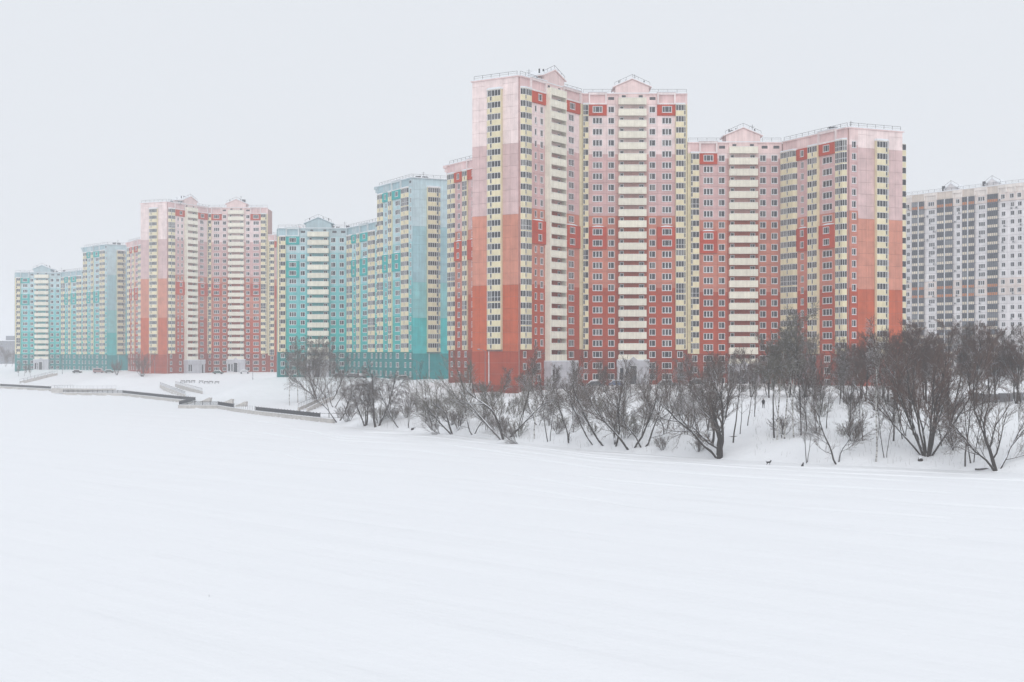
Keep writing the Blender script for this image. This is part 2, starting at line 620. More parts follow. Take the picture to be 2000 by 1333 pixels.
class Building:
    def __init__(self, name, label, base, z0, palette, far=False):
        self.root = thing(name, label, 'apartment building', (base[0], base[1], z0 - 1.2))
        self.z0, self.pal, self.far = z0, palette, far
        self.parts = {}

    def add(self, name, me, loc, rz, mats=None, sub=None):
        d = (Vector(loc[:2]) - CAMXY).length
        c = abs(math.cos(rz - math.atan2(loc[0], loc[1]) * -1))
        self.parts.setdefault(name, []).append((c / d, me, loc, rz, mats))

    def finish(self):
        rl = self.root.location
        for name, items in self.parts.items():
            items.sort(key=lambda q: -q[0])
            single = items[:299] if not self.far else (items if len(items) <= 24 else [])
            rest = items[len(single):]
            for _, me, loc, rz, mats in single:
                if me.name in SPLIT:
                    o = obj(name, SPLIT[me.name][0], self.root, Vector(loc) - rl, rz)
                    obj('pane', SPLIT[me.name][1], o)
                    continue
                o = obj(name, me, self.root, Vector(loc) - rl, rz)
                if mats:
                    for i, mt in enumerate(mats):
                        o.material_slots[i].link = 'OBJECT'
                        o.material_slots[i].material = mt
            if rest:
                V, F, M, slots = [], [], [], []
                k = 0
                for _, me, loc, rz, mats in rest:
                    n = len(me.vertices)
                    co = np.empty(n * 3); me.vertices.foreach_get('co', co); co = co.reshape(-1, 3)
                    c, s = math.cos(rz), math.sin(rz)
                    w = np.stack([co[:, 0] * c - co[:, 1] * s + loc[0] - rl.x, co[:, 0] * s + co[:, 1] * c + loc[1] - rl.y,
                                  co[:, 2] + loc[2] - rl.z], 1)
                    V.append(w)
                    ml = list(mats) if mats else list(me.materials)
                    for mt in ml:
                        if mt not in slots:
                            slots.append(mt)
                    for pl in me.polygons:
                        F.append(tuple(v + k for v in pl.vertices))
                        M.append(slots.index(ml[pl.material_index]))
                    k += n
                me2 = bpy.data.meshes.new(name)
                me2.from_pydata(np.concatenate(V).tolist(), [], F)
                for mt in slots:
                    me2.materials.append(mt)
                me2.polygons.foreach_set('material_index', np.array(M, dtype=np.int32))
                me2.update()
                o = obj(name, me2, self.root)
                o['kind'] = 'stuff'

def pick(bands, cols, f):
    for b, c in zip(bands, cols):
        if f < b:
            return c
    return cols[-1]

ORANGE = dict(
    key='orange',
    bands=(3.0, 8.72, 14.9, 20.5),
    wall=(srgb(149, 56, 33), srgb(178, 70, 40), srgb(199, 125, 107), srgb(211, 173, 171), srgb(239, 217, 215)),
    pil=(srgb(142, 54, 32), srgb(168, 66, 38), srgb(182, 90, 66), srgb(205, 160, 153), srgb(232, 207, 202)),
    end_bands=(2.82, 8.43, 14.36, 20.32),
    end=(srgb(167, 66, 38), srgb(195, 92, 57), srgb(208, 138, 117), srgb(214, 184, 182), srgb(240, 220, 217)),
    accent=srgb(188, 66, 40), attic=srgb(239, 212, 209), attic2=srgb(228, 196, 194), joint=srgb(176, 140, 134), gable=srgb(238, 213, 210))
TEAL = dict(
    key='teal',
    bands=(3.0, 7.0, 11.0, 15.2),
    wall=(srgb(8, 130, 130), srgb(54, 182, 178), srgb(112, 196, 198), srgb(154, 205, 210), srgb(188, 215, 220)),
    pil=(srgb(8, 118, 118), srgb(46, 166, 164), srgb(98, 182, 184), srgb(136, 190, 196), srgb(170, 202, 208)),
    end_bands=(2.8, 6.7, 10.6, 16.7),
    end=(srgb(14, 148, 150), srgb(66, 194, 194), srgb(140, 204, 206), srgb(164, 204, 212), srgb(196, 219, 225)),
    accent=srgb(30, 172, 170), attic=srgb(190, 207, 212), attic2=srgb(171, 197, 204), joint=srgb(118, 160, 164), gable=srgb(182, 202, 208))

def pmat(pal, what, col):
    return paint('%s_%s_%d_%d_%d' % (pal['key'], what, *[int(c * 255) for c in col]), col)

def wing(B, P0, P1, n, cols, accents, rev=False, attic=2.7, start=0.0):
    """One facade of a block: panels, windows, bays and balconies storey by storey."""
    pal = B.pal
    P0, P1 = Vector(P0), Vector(P1)
    d = (P1 - P0).normalized()
    rz = math.atan2(d.y, d.x)
    out = Vector((d.y, -d.x))
    z0 = B.z0
    acc = pmat(pal, 'accent', pal['accent'])
    def at(u, z, off=0.0):
        q = P0 + d * u + out * off
        return (q.x, q.y, z)
    def wallmats(r, src='wall'):
        return [pmat(pal, src, pick(pal['bands'], pal[src], r + 0.25)), pmat(pal, src, pick(pal['bands'], pal[src], r + 0.75))]
    rng = random.Random(int(P0.x * 10) + n)
    for ci, c in enumerate(cols):
        kind, a, b = c[0], c[1], c[2]
        w = b - a
        wins = c[3] if len(c) > 3 else []
        for r in range(n):
            z = z0 + r * FH
            if kind in 'TDNP':
                accent = kind in 'TN' and r in accents
                ws = wins
                if accent and kind == 'T':
                    m0 = (wins[0][0] + wins[-1][1]) / 2
                    ww = 2.3 if len(wins) == 1 else 1.5
                    ws = [(m0 - ww / 2, m0 + ww / 2)]
                elif accent:
                    m0 = (a + b) / 2
                    ws = [(m0 - 0.65, m0 + 0.65)]
                holes = [(round(q[0] - a, 3), round(q[1] - a, 3), 0.82, 2.28) for q in ws]
                if accent and r >= 3:
                    t = T + 0.35
                    me_ = panel_mesh(w, FH, holes, t)
                    B.add('accent_panel', me_, at(a, z), rz, [acc, acc])
                    if r + 1 not in accents and r < n - 1:
                        B.add('snow_cap', cap_mesh(w), at(a, z + FH, T + 0.0), rz)
                else:
                    t = T
                    B.add('wall_panel', panel_mesh(w, FH, holes, t), at(a, z), rz,
                          wallmats(r, 'pil' if kind == 'P' else 'wall'))
                for q in ws:
                    qw = round(q[1] - q[0], 3)
                    style = ('A' if accent and qw > 1.9 else 'T' if qw > 1.9 else 'D' if qw > 1.0 else 'N')
                    B.add('window', window_mesh(qw, 1.46, style), at(q[0], z + 0.82, t), rz)
            elif kind == 'Y':
                if r >= 3:
                    me_ = panel_mesh(w, FH, [], T + 0.1)
                    B.add('loggia_parapet', me_, at(a, z), rz, [YELLOW, YELLOW])
                else:
                    B.add('wall_panel', panel_mesh(w, FH, [], T), at(a, z), rz, wallmats(r))
            elif kind == 'L':
                p, cl, cr, strip, layout = c[3]
                if r >= 3:
                    full = rng.random() < 0.06
                    lo, up = bay_meshes(w, p, cl, cr, strip, layout, full)
                    B.add('loggia_parapet', lo, at(a, z, T), rz)
                    B.add('loggia_glazing', up, at(a, z, T), rz)
                    B.add('wall_panel', panel_mesh(w, FH, [], T), at(a, z), rz, wallmats(r))
                else:
                    m0 = w / 2
                    ww = min(1.3, w * 0.55)
                    B.add('wall_panel', panel_mesh(w, FH, [(round(m0 - ww / 2, 3), round(m0 + ww / 2, 3), 0.82, 2.28)], T),
                          at(a, z), rz, wallmats(r))
                    B.add('window', window_mesh(round(ww, 3), 1.46, 'D' if ww > 1 else 'N'), at(a + m0 - ww / 2, z + 0.82, T), rz)
            elif kind == 'B':
                p, side = c[3]
                holes = [(0.5, 1.35, 0.3, 2.35), (round(w - 1.75, 3), round(w - 0.6, 3), 0.5, 2.35)]
                B.add('wall_panel', panel_mesh(w, FH, holes, T), at(a, z), rz, wallmats(r, 'pil'))
                B.add('window', window_mesh(0.85, 2.05, 'N'), at(a + 0.5, z + 0.3, T), rz)
                B.add('window', window_mesh(1.15, 1.85, 'D'), at(b - 1.75, z + 0.5, T), rz)
                if r >= 2:
                    B.add('balcony', balcony_mesh(w, p, side), at(a, z, T), rz)
        # attic storey above this column
        zt = z0 + n * FH
        am = pmat(pal, 'attic', pal['attic'])
        a2 = pmat(pal, 'attic', pal['attic2'])
        if kind == 'T':
            mb = MB()
            f = 0.38
            mb.box(0, w, -T - 0.1, 0, 0, attic, 1, 'k')
            mb.box(0, f, -T - 0.62, -T - 0.1, -0.05, attic + 0.25, 0)
            mb.box(w - f, w, -T - 0.62, -T - 0.1, -0.05, attic + 0.25, 0)
            mb.box(f, w - f, -T - 0.62, -T - 0.1, attic - 0.3, attic + 0.25, 0)
            mb.box(f, w - f, -T - 0.45, -T - 0.1, -0.05, 0.35, 0)
            mb.box(-0.1, w + 0.1, -T - 0.8, 0.3, attic + 0.25, attic + 0.42, 2)
            B.add('attic_panel', mb.mesh('attic_panel', [pmat(pal, 'attic', tuple(0.5 * c + 0.40 for c in pal['attic'])), a2, ROOF_SNOW]), at(a, zt), rz)
        elif kind == 'D':
            m0 = round(w / 2, 3)
            B.add('attic_panel', panel_mesh(w, attic, [(round(m0 - 0.75, 3), round(m0 + 0.75, 3), 1.15, 1.9)], T), at(a, zt), rz, [am, am])
            B.add('attic_vent', vent_mesh(1.5, 0.75), at(a + m0 - 0.75, zt + 1.15, T), rz)
        elif kind == 'L':
            p = c[3][0]
            mb = MB()
            mb.box(0, w, -T, 0, 0, attic, 0, 'k')
            B.add('attic_panel', mb.mesh('attic_panel', [a2]), at(a, zt), rz)
            mb = MB()
            segs = bay_path(w, p, c[3][1], c[3][2], None, ('y', 'y'))
            pl = [(-0.12, 0)] + [(s[2] + (0.12 if k == len(segs) - 1 else 0), s[3] - (0.15 if s[3] < -0.1 else 0)) for k, s in enumerate(segs)]
            mb.prism(pl, -0.06, 0.16, 0, 1)
            mb.prism([(x * 0.96 + w * 0.02, y * 0.9) for x, y in pl], 0.165, 0.34, 1)
            B.add('loggia_roof', mb.mesh('loggia_roof', [WHITE, ROOF_SNOW]), at(a, zt - 0.02, T), rz)
        elif kind == 'B':
            p = c[3][0]
            mb = MB()
            holes = [(0.9, 1.9, 1.75, 2.3), (round(w - 1.9, 3), round(w - 0.9, 3), 1.75, 2.3)]
            B.add('attic_panel', panel_mesh(w, attic, holes, T + 0.25), at(a, zt), rz, [pmat(pal, 'gable', pal['gable'])] * 2)
            for hx in (holes[0][0], holes[1][0]):
                B.add('attic_vent', vent_mesh(1.0, 0.55), at(a + hx, zt + 1.75, T + 0.25), rz)
            B.add('balcony', balcony_mesh(w, p, False), at(a, zt, T), rz)
            gable(B, w, attic, at(a, zt, T + 0.25), rz, pal)
        else:
            mb = MB()
            mb.box(0, w, -T, 0, 0, attic, 0, 'k')
            B.add('attic_panel', mb.mesh('attic_panel', [am]), at(a, zt), rz)
    # cornice with its snow lip along the whole facade
    lo = min(c[1] for c in cols)
    hi = max(c[2] for c in cols)
    mb = MB()
    mb.box(0, hi - lo, -T - 0.32, 0.3, 0, 0.22, 0)
    mb.box(0.02, hi - lo - 0.02, -T - 0.36, 0.35, 0.225, 0.42, 1)
    gaps = []
    B.add('cornice', mb.mesh('cornice', [pmat(pal, 'attic', pal['attic']), ROOF_SNOW]), at(lo, z0 + n * FH + attic - 0.2), rz)
    railing(B, lo + 0.2, hi - 0.2, at, z0 + n * FH + attic + 0.22, rz)
    # plinth
    mb = MB()
    mb.box(0, hi - lo, -T - 0.06, 0, -2.2, -0.02, 0, 'kb')
    B.add('plinth', mb.mesh('plinth', [pmat(pal, 'plinth', tuple(x * 0.8 for x in pal['wall'][0]))]), at(lo, z0), rz)

def cap_mesh(w):
    key = ('cap', round(w, 2))
    if key not in CACHE:
        mb = MB()
        n = 10
        x0, x1 = w * 0.18, w * 0.86
        for i in range(n):
            u0, u1 = i / n, (i + 1) / n
            h0, h1 = 0.05 + 0.3 * math.sin(math.pi * u0) ** 0.7, 0.05 + 0.3 * math.sin(math.pi * u1) ** 0.7
            a, b = x0 + (x1 - x0) * u0, x0 + (x1 - x0) * u1
            mb.quad((a, -0.34, 0.01), (b, -0.34, 0.01), (b, -0.25, h1), (a, -0.25, h0))
            mb.quad((a, -0.25, h0), (b, -0.25, h1), (b, 0.0, h1), (a, 0.0, h0))
        CACHE[key] = mb.mesh('snow_cap', [ROOF_SNOW])
    return CACHE[key]

def vent_mesh(w, h):
    key = ('vent', w, h)
    if key not in CACHE:
        mb = MB()
        mb.quad((0, 0.14, 0), (w, 0.14, 0), (w, 0.14, h), (0, 0.14, h), 0)
        for k in range(4):
            z = h * (k + 0.5) / 4
            mb.box(0, w, 0.04, 0.1, z - 0.03, z + 0.03, 1, 'k')
        CACHE[key] = mb.mesh('attic_vent', [DARKMETAL, GREYMETAL])
    return CACHE[key]

def gable(B, w, attic, loc, rz, pal):
    """Machine room with a shallow gable above the balcony stack."""
    m = pmat(pal, 'gable', pal['gable'])
    e, pk, dep = attic + 1.75, attic + 3.55, 6.5
    mb = MB()
    x0, x1, xm = -0.7, w + 0.7, w / 2
    prof = [(x0, attic - 0.1), (x1, attic - 0.1), (x1, e), (xm, pk), (x0, e)]
    k = len(mb.v)
    mb.v += [(x, -0.06, z) for x, z in prof] + [(x, dep, z) for x, z in prof]
    mb.f.append((k, k + 1, k + 2, k + 3, k + 4)); mb.m.append(0)
    mb.f.append((k + 9, k + 8, k + 7, k + 6, k + 5)); mb.m.append(0)
    for i in range(5):
        j = (i + 1) % 5
        mb.f.append((k + j, k + i, k + 5 + i, k + 5 + j)); mb.m.append(0)
    B.add('machine_room', mb.mesh('machine_room', [m]), loc, rz)
    mb = MB()
    o = 0.65
    sl = (pk - e) / (xm - x0)
    for s in (-1, 1):
        xe = xm + s * (xm - x0 + o)
        ze = e - sl * o
        a, b = (xm, pk + 0.05), (xe, ze + 0.05)
        for z_, mi, t0, t1, ya in ((0, 0, 0.0, 0.16, -0.4), (0, 1, 0.165, 0.42, -0.34)):
            pts = [(a[0], a[1] + t0), (b[0], b[1] + t0), (b[0], b[1] + t1), (a[0], a[1] + t1)]
            k = len(mb.v)
            mb.v += [(x, ya, z) for x, z in pts] + [(x, dep + 0.3, z) for x, z in pts]
            fs = [(0, 1, 2, 3), (7, 6, 5, 4), (0, 4, 5, 1), (1, 5, 6, 2), (2, 6, 7, 3)]
            for f in fs:
                f = tuple(k + q for q in f)
                mb.f.append(f if s > 0 else tuple(reversed(f))); mb.m.append(mi)
    B.add('gable_roof', mb.mesh('gable_roof', [m, ROOF_SNOW]), loc, rz)
    c, s_ = math.cos(rz), math.sin(rz)
    mb = MB()
    for s in (-1, 1):
        p0 = (xm, -0.1, pk + 1.25); p1 = (xm + s * (xm - x0 + 0.2), -0.1, e + 1.05)
        mb.bar(p0, p1, 0.06, 0.06)
        for k in range(4):
            u = k / 3
            x = p0[0] + (p1[0] - p0[0]) * u
            z = p0[2] + (p1[2] - p0[2]) * u
            mb.bar((x, -0.1, z), (x, -0.1, z - 1.0), 0.05, 0.05)
        for vx in (0.35, 0.75):
            x = xm + s * (xm - x0) * vx
            mb.box(x - 0.12, x + 0.12, 2, 2.3, pk - 1.2, pk + 0.5 - 0.5 * vx)
    B.add('gable_railing', mb.mesh('gable_railing', [DARKMETAL]), loc, rz)

def railing(B, u0, u1, at, z, rz):
    mb = MB()
    L = u1 - u0
    n = max(2, round(L / 2.4))
    mb.bar((0, 0, 0.95), (L, 0, 0.95), 0.06, 0.06)
    mb.bar((0, 0, 0.5), (L, 0, 0.5), 0.03, 0.03)
    for k in range(n + 1):
        x = L * k / n
        mb.bar((x, 0, -0.05), (x, 0, 0.95), 0.06, 0.06)
    B.add('roof_railing', mb.mesh('roof_railing', [DARKMETAL]), at(u0, z, 0.05), rz)

def end_wall(B, P0, P1, n, bay, wins=(), attic=2.5, cols=4):
    """Gable end: blank panels in a grid with one glazed bay and perhaps a column of windows."""
    pal = B.pal
    P0, P1 = Vector(P0), Vector(P1)
    L = (P1 - P0).length
    d = (P1 - P0).normalized()
    rz = math.atan2(d.y, d.x)
    out = Vector((d.y, -d.x))
    z0 = B.z0
    def at(u, z, off=0.0):
        q = P0 + d * u + out * off
        return (q.x, q.y, z)
    b0, b1, spec = bay
    eb = pal['end_bands']
    edges = [-0.05, eb[0]]
    k = math.floor(eb[0]) + (eb[1] % 1)
    edges = [-0.05, 0.9, 1.85, eb[0]] + [v for v in (eb[1] - j for j in range(5, 0, -1)) if v > eb[0] + 0.3] + [eb[1]]
    f = eb[1]
    while f + 1 < n + attic / FH - 0.2:
        f += 1
        edges.append(f)
    edges.append(n + attic / FH)
    for bnd in eb[2:]:
        i = min(range(len(edges)), key=lambda q: abs(edges[q] - bnd))
        edges[i] = bnd
    edges = sorted(set(edges))
    spans = []
    w1 = wins[0][1] if wins else 0
    left = [(w1, b0)] if wins else [(0, b0)]
    for s0, s1 in left + [(b1, L)]:
        q = max(1, round((s1 - s0) / 2.2))
        spans += [(s0 + (s1 - s0) * j / q, s0 + (s1 - s0) * (j + 1) / q) for j in range(q)]
    for e0, e1 in zip(edges[:-1], edges[1:]):
        mt = pmat(pal, 'end', pick(eb, pal['end'], (e0 + e1) / 2))
        for s0, s1 in spans:
            B.add('wall_panel', panel_mesh(round(s1 - s0, 3), round((e1 - e0) * FH, 3), [], T, 0.02), at(s0, z0 + e0 * FH), rz, [mt, mt])
        if e1 <= eb[0] + 1e-6:
            B.add('wall_panel', panel_mesh(round(b1 - b0, 3), round((e1 - e0) * FH, 3), [], T, 0.02), at(b0, z0 + e0 * FH), rz, [mt, mt])
    mt = pmat(pal, 'end', pal['end'][-1] if n > 18 else pick(eb, pal['end'], n))
    B.add('wall_panel', panel_mesh(round(b1 - b0, 3), round(attic, 3), [], T, 0.02), at(b0, z0 + n * FH), rz, [mt, mt])
    for r in range(3, n):
        mt = pmat(pal, 'end', pick(eb, pal['end'], r + 0.5))
        B.add('wall_panel', panel_mesh(round(b1 - b0, 3), FH, [], T, 0.02), at(b0, z0 + r * FH), rz, [mt, mt])
    p, cl, cr, strip, layout = spec
    rng = random.Random(int(P0.x))
    for r in range(3, n):
        full = rng.random() < 0.03
        lo, up = bay_meshes(b1 - b0, p, cl, cr, strip, layout, full)
        B.add('loggia_parapet', lo, at(b0, z0 + r * FH, T), rz)
        B.add('loggia_glazing', up, at(b0, z0 + r * FH, T), rz)
    for q in wins:
        for r in range(n):
            wa, wb = q[2], q[3]
            mats = [pmat(pal, 'wall', pick(pal['bands'], pal['wall'], r + 0.25)), pmat(pal, 'wall', pick(pal['bands'], pal['wall'], r + 0.75))]
            B.add('wall_panel', panel_mesh(round(q[1] - q[0], 3), FH, [(round(wa - q[0], 3), round(wb - q[0], 3), 0.82, 2.28)], T), at(q[0], z0 + r * FH), rz, mats)
            B.add('window', window_mesh(round(wb - wa, 3), 1.46, 'D'), at(wa, z0 + r * FH + 0.82, T), rz)
        mb = MB()
        mb.box(0, q[1] - q[0], -T, 0, 0, attic, 0, 'k')
        B.add('attic_panel', mb.mesh('attic_panel', [pmat(pal, 'attic', pal['attic'])]), at(q[0], z0 + n * FH), rz)
    mb = MB()
    w = b1 - b0
    segs = bay_path(w, p, cl, cr, None, ('y', 'y'))
    pl = [(-0.15, 0)] + [(s[2] + (0.15 if k == len(segs) - 1 else 0), s[3] - (0.15 if s[3] < -0.1 else 0)) for k, s in enumerate(segs)]
    mb.prism(pl, -0.06, 0.14, 0, 1)
    mb.prism([(x * 0.96 + w * 0.02, y * 0.9) for x, y in pl], 0.145, 0.45, 1)
    B.add('loggia_roof', mb.mesh('loggia_roof', [WHITE, ROOF_SNOW]), at(b0, z0 + n * FH, T), rz)
    mb = MB()
    mb.box(-0.3, L + 0.3, -T - 0.3, 0.3, 0, 0.2, 0)
    mb.box(-0.28, L + 0.28, -T - 0.34, 0.35, 0.205, 0.4, 1)
    B.add('cornice', mb.mesh('cornice', [pmat(pal, 'attic', pal['attic']), ROOF_SNOW]), at(0, z0 + n * FH + attic), rz)
    railing(B, 0.4, L - 0.4, at, z0 + n * FH + attic + 0.4, rz)
    mb = MB()
    mb.box(0, L, -T - 0.05, 0, -2.2, -0.16, 0, 'kb')
    B.add('plinth', mb.mesh('plinth', [pmat(pal, 'plinth', tuple(x * 0.8 for x in pal['wall'][0]))]), at(0, z0), rz)
    # downpipe on the lower storeys
    mb = MB()
    mb.bar((0, 0, 0), (0, 0, eb[0] * FH), 0.16, 0.16)
    B.add('downpipe', mb.mesh('downpipe', [WHITE]), at(b0 + 0.7, z0, T + 0.12), rz)

def core(B, poly, n, attic=2.6):
    """The block's body behind its panels, with a snow-covered roof."""
    mb = MB()
    area = sum(poly[i][0] * poly[(i + 1) % len(poly)][1] - poly[(i + 1) % len(poly)][0] * poly[i][1] for i in range(len(poly)))
    if area < 0:
        poly = poly[::-1]
    rl = B.root.location
    pl = [(x - rl.x, y - rl.y) for x, y in poly]
    mb.prism(pl, -2.0, n * FH + attic + 1.2 - 0.15, 0, 1)
    o = obj('wall_core', mb.mesh('wall_core', [pmat(B.pal, 'joint', B.pal['joint']), ROOF_SNOW]), B.root)

def roof_gear(B, x, y, z, seed):
    rng = random.Random(seed)
    for k in range(3):
        mb = MB()
        w, h = rng.uniform(0.8, 1.6), rng.uniform(1.0, 1.7)
        mb.box(-w / 2, w / 2, -0.5, 0.5, 0, h, 0)
        mb.box(-w / 2 - 0.1, w / 2 + 0.1, -0.6, 0.6, h, h + 0.12, 1)
        mb.box(-w / 2 - 0.05, w / 2 + 0.05, -0.55, 0.55, h + 0.125, h + 0.25, 2)
        B.add('roof_vent', mb.mesh('roof_vent', [GREYMETAL, DARKMETAL, ROOF_SNOW]), (x + rng.uniform(-4, 4), y + rng.uniform(-1, 2), z), rng.uniform(0, 1))
    mb = MB()
    mb.bar((0, 0, 0), (0, 0, 3.2), 0.07, 0.07)
    mb.bar((-0.6, 0, 2.8), (0.6, 0, 2.8), 0.04, 0.04)
    mb.bar((-0.4, 0, 2.4), (0.4, 0, 2.4), 0.04, 0.04)
    B.add('antenna', mb.mesh('antenna', [DARKMETAL]), (x + 1.5, y, z), 0.3)

def entrance(B, P0, P1, u, w, h, arch):
    """Pale stone porch at the foot of a balcony stack."""
    P0, P1 = Vector(P0), Vector(P1)
    d = (P1 - P0).normalized()
    rz = math.atan2(d.y, d.x)
    out = Vector((d.y, -d.x))
    q = P0 + d * u + out * T
    p = 2.0
    mb = MB()
    mb.box(0, w, -p, 0, -1.2, h, 0)
    mb.box(-0.15, w + 0.15, -p - 0.2, 0, h - 1.6, h + 0.05, 0)
    mb.box(-0.1, w + 0.1, -p - 0.15, 0, h + 0.055, h + 0.28, 1)
    if arch:
        x = w / 2
        mb.box(x - 1.3, x + 1.3, -p - 0.45, -p - 0.2, -1.2, h - 0.3, 0)
        k = len(mb.v)
        mb.v += [(x - 1.5, -p - 0.5, h - 0.3), (x + 1.5, -p - 0.5, h - 0.3), (x, -p - 0.5, h + 1.0),
                 (x - 1.5, 0, h - 0.3), (x + 1.5, 0, h - 0.3), (x, 0, h + 1.0)]
        for f, m in (((0, 1, 2), 0), ((1, 4, 5, 2), 1), ((0, 2, 5, 3), 1), ((0, 3, 4, 1), 0)):
            mb.f.append(tuple(k + i for i in f)); mb.m.append(m)
    B.add('entrance_porch', mb.mesh('entrance_porch', [STONE, ROOF_SNOW]), (q.x, q.y, B.z0), rz)
    spots = [(0.5, 1.6, 0.6), (1.9, 3.0, 0.6)] + ([(w / 2 - 0.9, w / 2 + 0.9, -0.4)] if arch else [(w - 2.4, w - 1.2, -0.4)])
    for i, (x0, x1, zb) in enumerate(spots):
        door = zb < 0
        mb = MB()
        off = -p - (0.47 if arch and door else 0.01)
        top = h - 1.75 if not (arch and door) else h - 1.2
        mb.box(x0, x1, off - 0.04, off, zb, top, 0)
        mb.box(x0 + 0.1, x1 - 0.1, off - 0.055, off - 0.04, zb + 0.1, top - 0.1, 1)
        B.add('door' if door else 'porch_window', mb.mesh('door', [WHITE, GLASS if not door else DARKMETAL]), (q.x, q.y, B.z0), rz)

def back(P, Q, dep):
    """Two rear corners of a wing behind the facade P-Q."""
    P, Q = Vector(P), Vector(Q)
    d = (Q - P).normalized()
    inn = Vector((-d.y, d.x))
    return tuple(Q + inn * dep), tuple(P + inn * dep)

# bay: (projection, chamfer left, chamfer right, strip position, (left kind, right kind))
BAY_FLAT = (0.75, 0.02, 0.02, 0.86, ('y', 'y'))
BAY_FLAT_L = (0.75, 0.02, 0.02, 0.0, ('y', 'y'))
BAY_END = (0.8, 0.9, 0.02, 0.16, ('g', 'y'))
BAY_END_R = (0.8, 0.02, 0.9, 0.80, ('y', 'g'))
BAY_MID = (0.8, 0.5, 0.02, 0.45, ('g', 'y'))
BAY_ANG = (0.8, 0.02, 0.7, 0.5, ('y', 'g'))

A_FRONT = [('L', 0.0, 1.45, BAY_FLAT_L), ('T', 1.45, 6.0, [(2.55, 4.85)]), ('D', 6.0, 8.3, [(6.45, 7.9)]), ('P', 8.3, 8.9),
           ('B', 8.9, 15.95, (1.3, False)), ('P', 15.95, 16.4), ('D', 16.4, 18.7, [(16.8, 18.25)]), ('T', 18.7, 23.3, [(20.0, 22.3)]),
           ('L', 23.3, 25.7, BAY_FLAT), ('Y', 25.7, 26.3)]
A_LEFT = [('L', 0.35, 4.0, BAY_END), ('T', 4.0, 10.9, [(6.5, 7.3), (8.9, 10.1)]),
          ('B', 10.9, 18.4, (1.5, True)), ('T', 18.4, 26.7, [(21.7, 24.1)]), ('Y', 26.7, 28.4)]
S_FRONT = [('Y', 0.3, 0.95), ('L', 0.95, 3.15, BAY_FLAT_L), ('T', 3.15, 7.7, [(4.35, 6.6)]), ('D', 7.7, 10.2, [(8.15, 9.6)]), ('P', 10.2, 10.6),
           ('B', 10.6, 17.8, (1.3, False)), ('P', 17.8, 18.1), ('D', 18.1, 21.2, [(18.5, 19.95)]), ('D', 21.2, 24.0, [(21.4, 22.85)])]
B_ANG = [('L', 0.9, 6.9, BAY_ANG), ('N', 6.9, 11.6, [(8.4, 9.5)]), ('L', 11.6, 15.9, BAY_MID), ('T', 15.9, 22.9, [(17.1, 20.7)]),
         ('L', 22.9, 26.4, BAY_ANG)]
BAY_SLIM = (0.45, 0.02, 0.4, 0.5, ('y', 'g'))
BAY_SLIM_M = (0.45, 0.3, 0.02, 0.45, ('g', 'y'))
S_ANG = [('L', 1.0, 5.0, BAY_SLIM), ('N', 5.0, 9.8, [(6.6, 8.0)]), ('L', 9.8, 12.9, BAY_SLIM_M), ('T', 12.9, 20.4, [(15.0, 18.6)]),
         ('L', 20.4, 25.6, BAY_SLIM), ('D', 25.6, 28.0, [(26.4, 27.6)])]

def shift(cols, s):
    out = []
    for c in cols:
        c = list(c)
        c[1] += s; c[2] += s
        if c[0] in 'TDN':
            c[3] = [(a + s, b + s) for a, b in c[3]]
        out.append(tuple(c))
    return out

def perp_end(C, towards_left, d, L):
    v = Vector((-d.y, d.x)) if towards_left else Vector((d.y, -d.x))
    return Vector(C) + v * L

ACC = lambda n: {n - 1, 13, 12, 2, 1, 0}

def big_block(name, label, corner, inner, width, z0, pal, endlen, n=25, far=False):
    """Tall block: an angled wing with its gable end to the left of a frontal wing."""
    B = Building(name, label, inner, z0, pal, far)
    C, I = Vector(corner), Vector(inner)
    d = (I - C).normalized()
    E = C + Vector((-d.y, d.x)) * endlen
    Rt = I + Vector((width, 0))
    wing(B, C, I, n, A_LEFT, ACC(n))
    wing(B, I, Rt, n, A_FRONT, ACC(n))
    end_wall(B, E, C, n, (4.3 * endlen / 13.3, 8.9 * endlen / 13.3, BAY_END))
    bi = I + Vector((0, 13))
    poly = [tuple(C), tuple(I), tuple(Rt), (Rt.x, Rt.y + 13), (I.x - 2, I.y + 13), tuple(E)]
    core(B, poly, n)
    zt = z0 + n * FH + 2.4
    roof_gear(B, C.x + 1, C.y + 7, zt, 3)
    roof_gear(B, I.x + 12, I.y + 5, zt + 3.0, 5)
    entrance(B, C, I, 10.6, 12.0, 5.4, False)
    entrance(B, I, Rt, 8.6, 7.9, 5.6, True)
    return B

# tall coral block in the middle, its lower neighbour to the right, the pieces behind
bA = big_block('apartment_block', 'tallest coral and pink block with cream balcony stacks, nearest the middle of the picture',
               (1.56, 334.3), (17.8, 358.0), 26.0, 8.5, ORANGE, 13.28)
bA.finish()

bB = Building('apartment_block', 'lower coral block with a gabled balcony stack between the tallest block and the white one', (43.9, 358), 7.45, ORANGE)
P, Q = (43.9, 358.0), (67.9, 358.0)
C = (79.0, 333.8)
wing(bB, P, Q, 21, S_FRONT, ACC(21))
wing(bB, Q, C, 21, B_ANG, ACC(21))
d = (Vector(C) - Vector(Q)).normalized()
E2 = Vector(C) + Vector((-d.y, d.x)) * 15.7
end_wall(bB, C, E2, 21, (7.4, 11.6, BAY_END_R), wins=[(0.1, 2.5, 0.8, 1.95)])
core(bB, [P, Q, C, tuple(E2), (Q[0] + 13, 371), (P[0], 371)], 21)
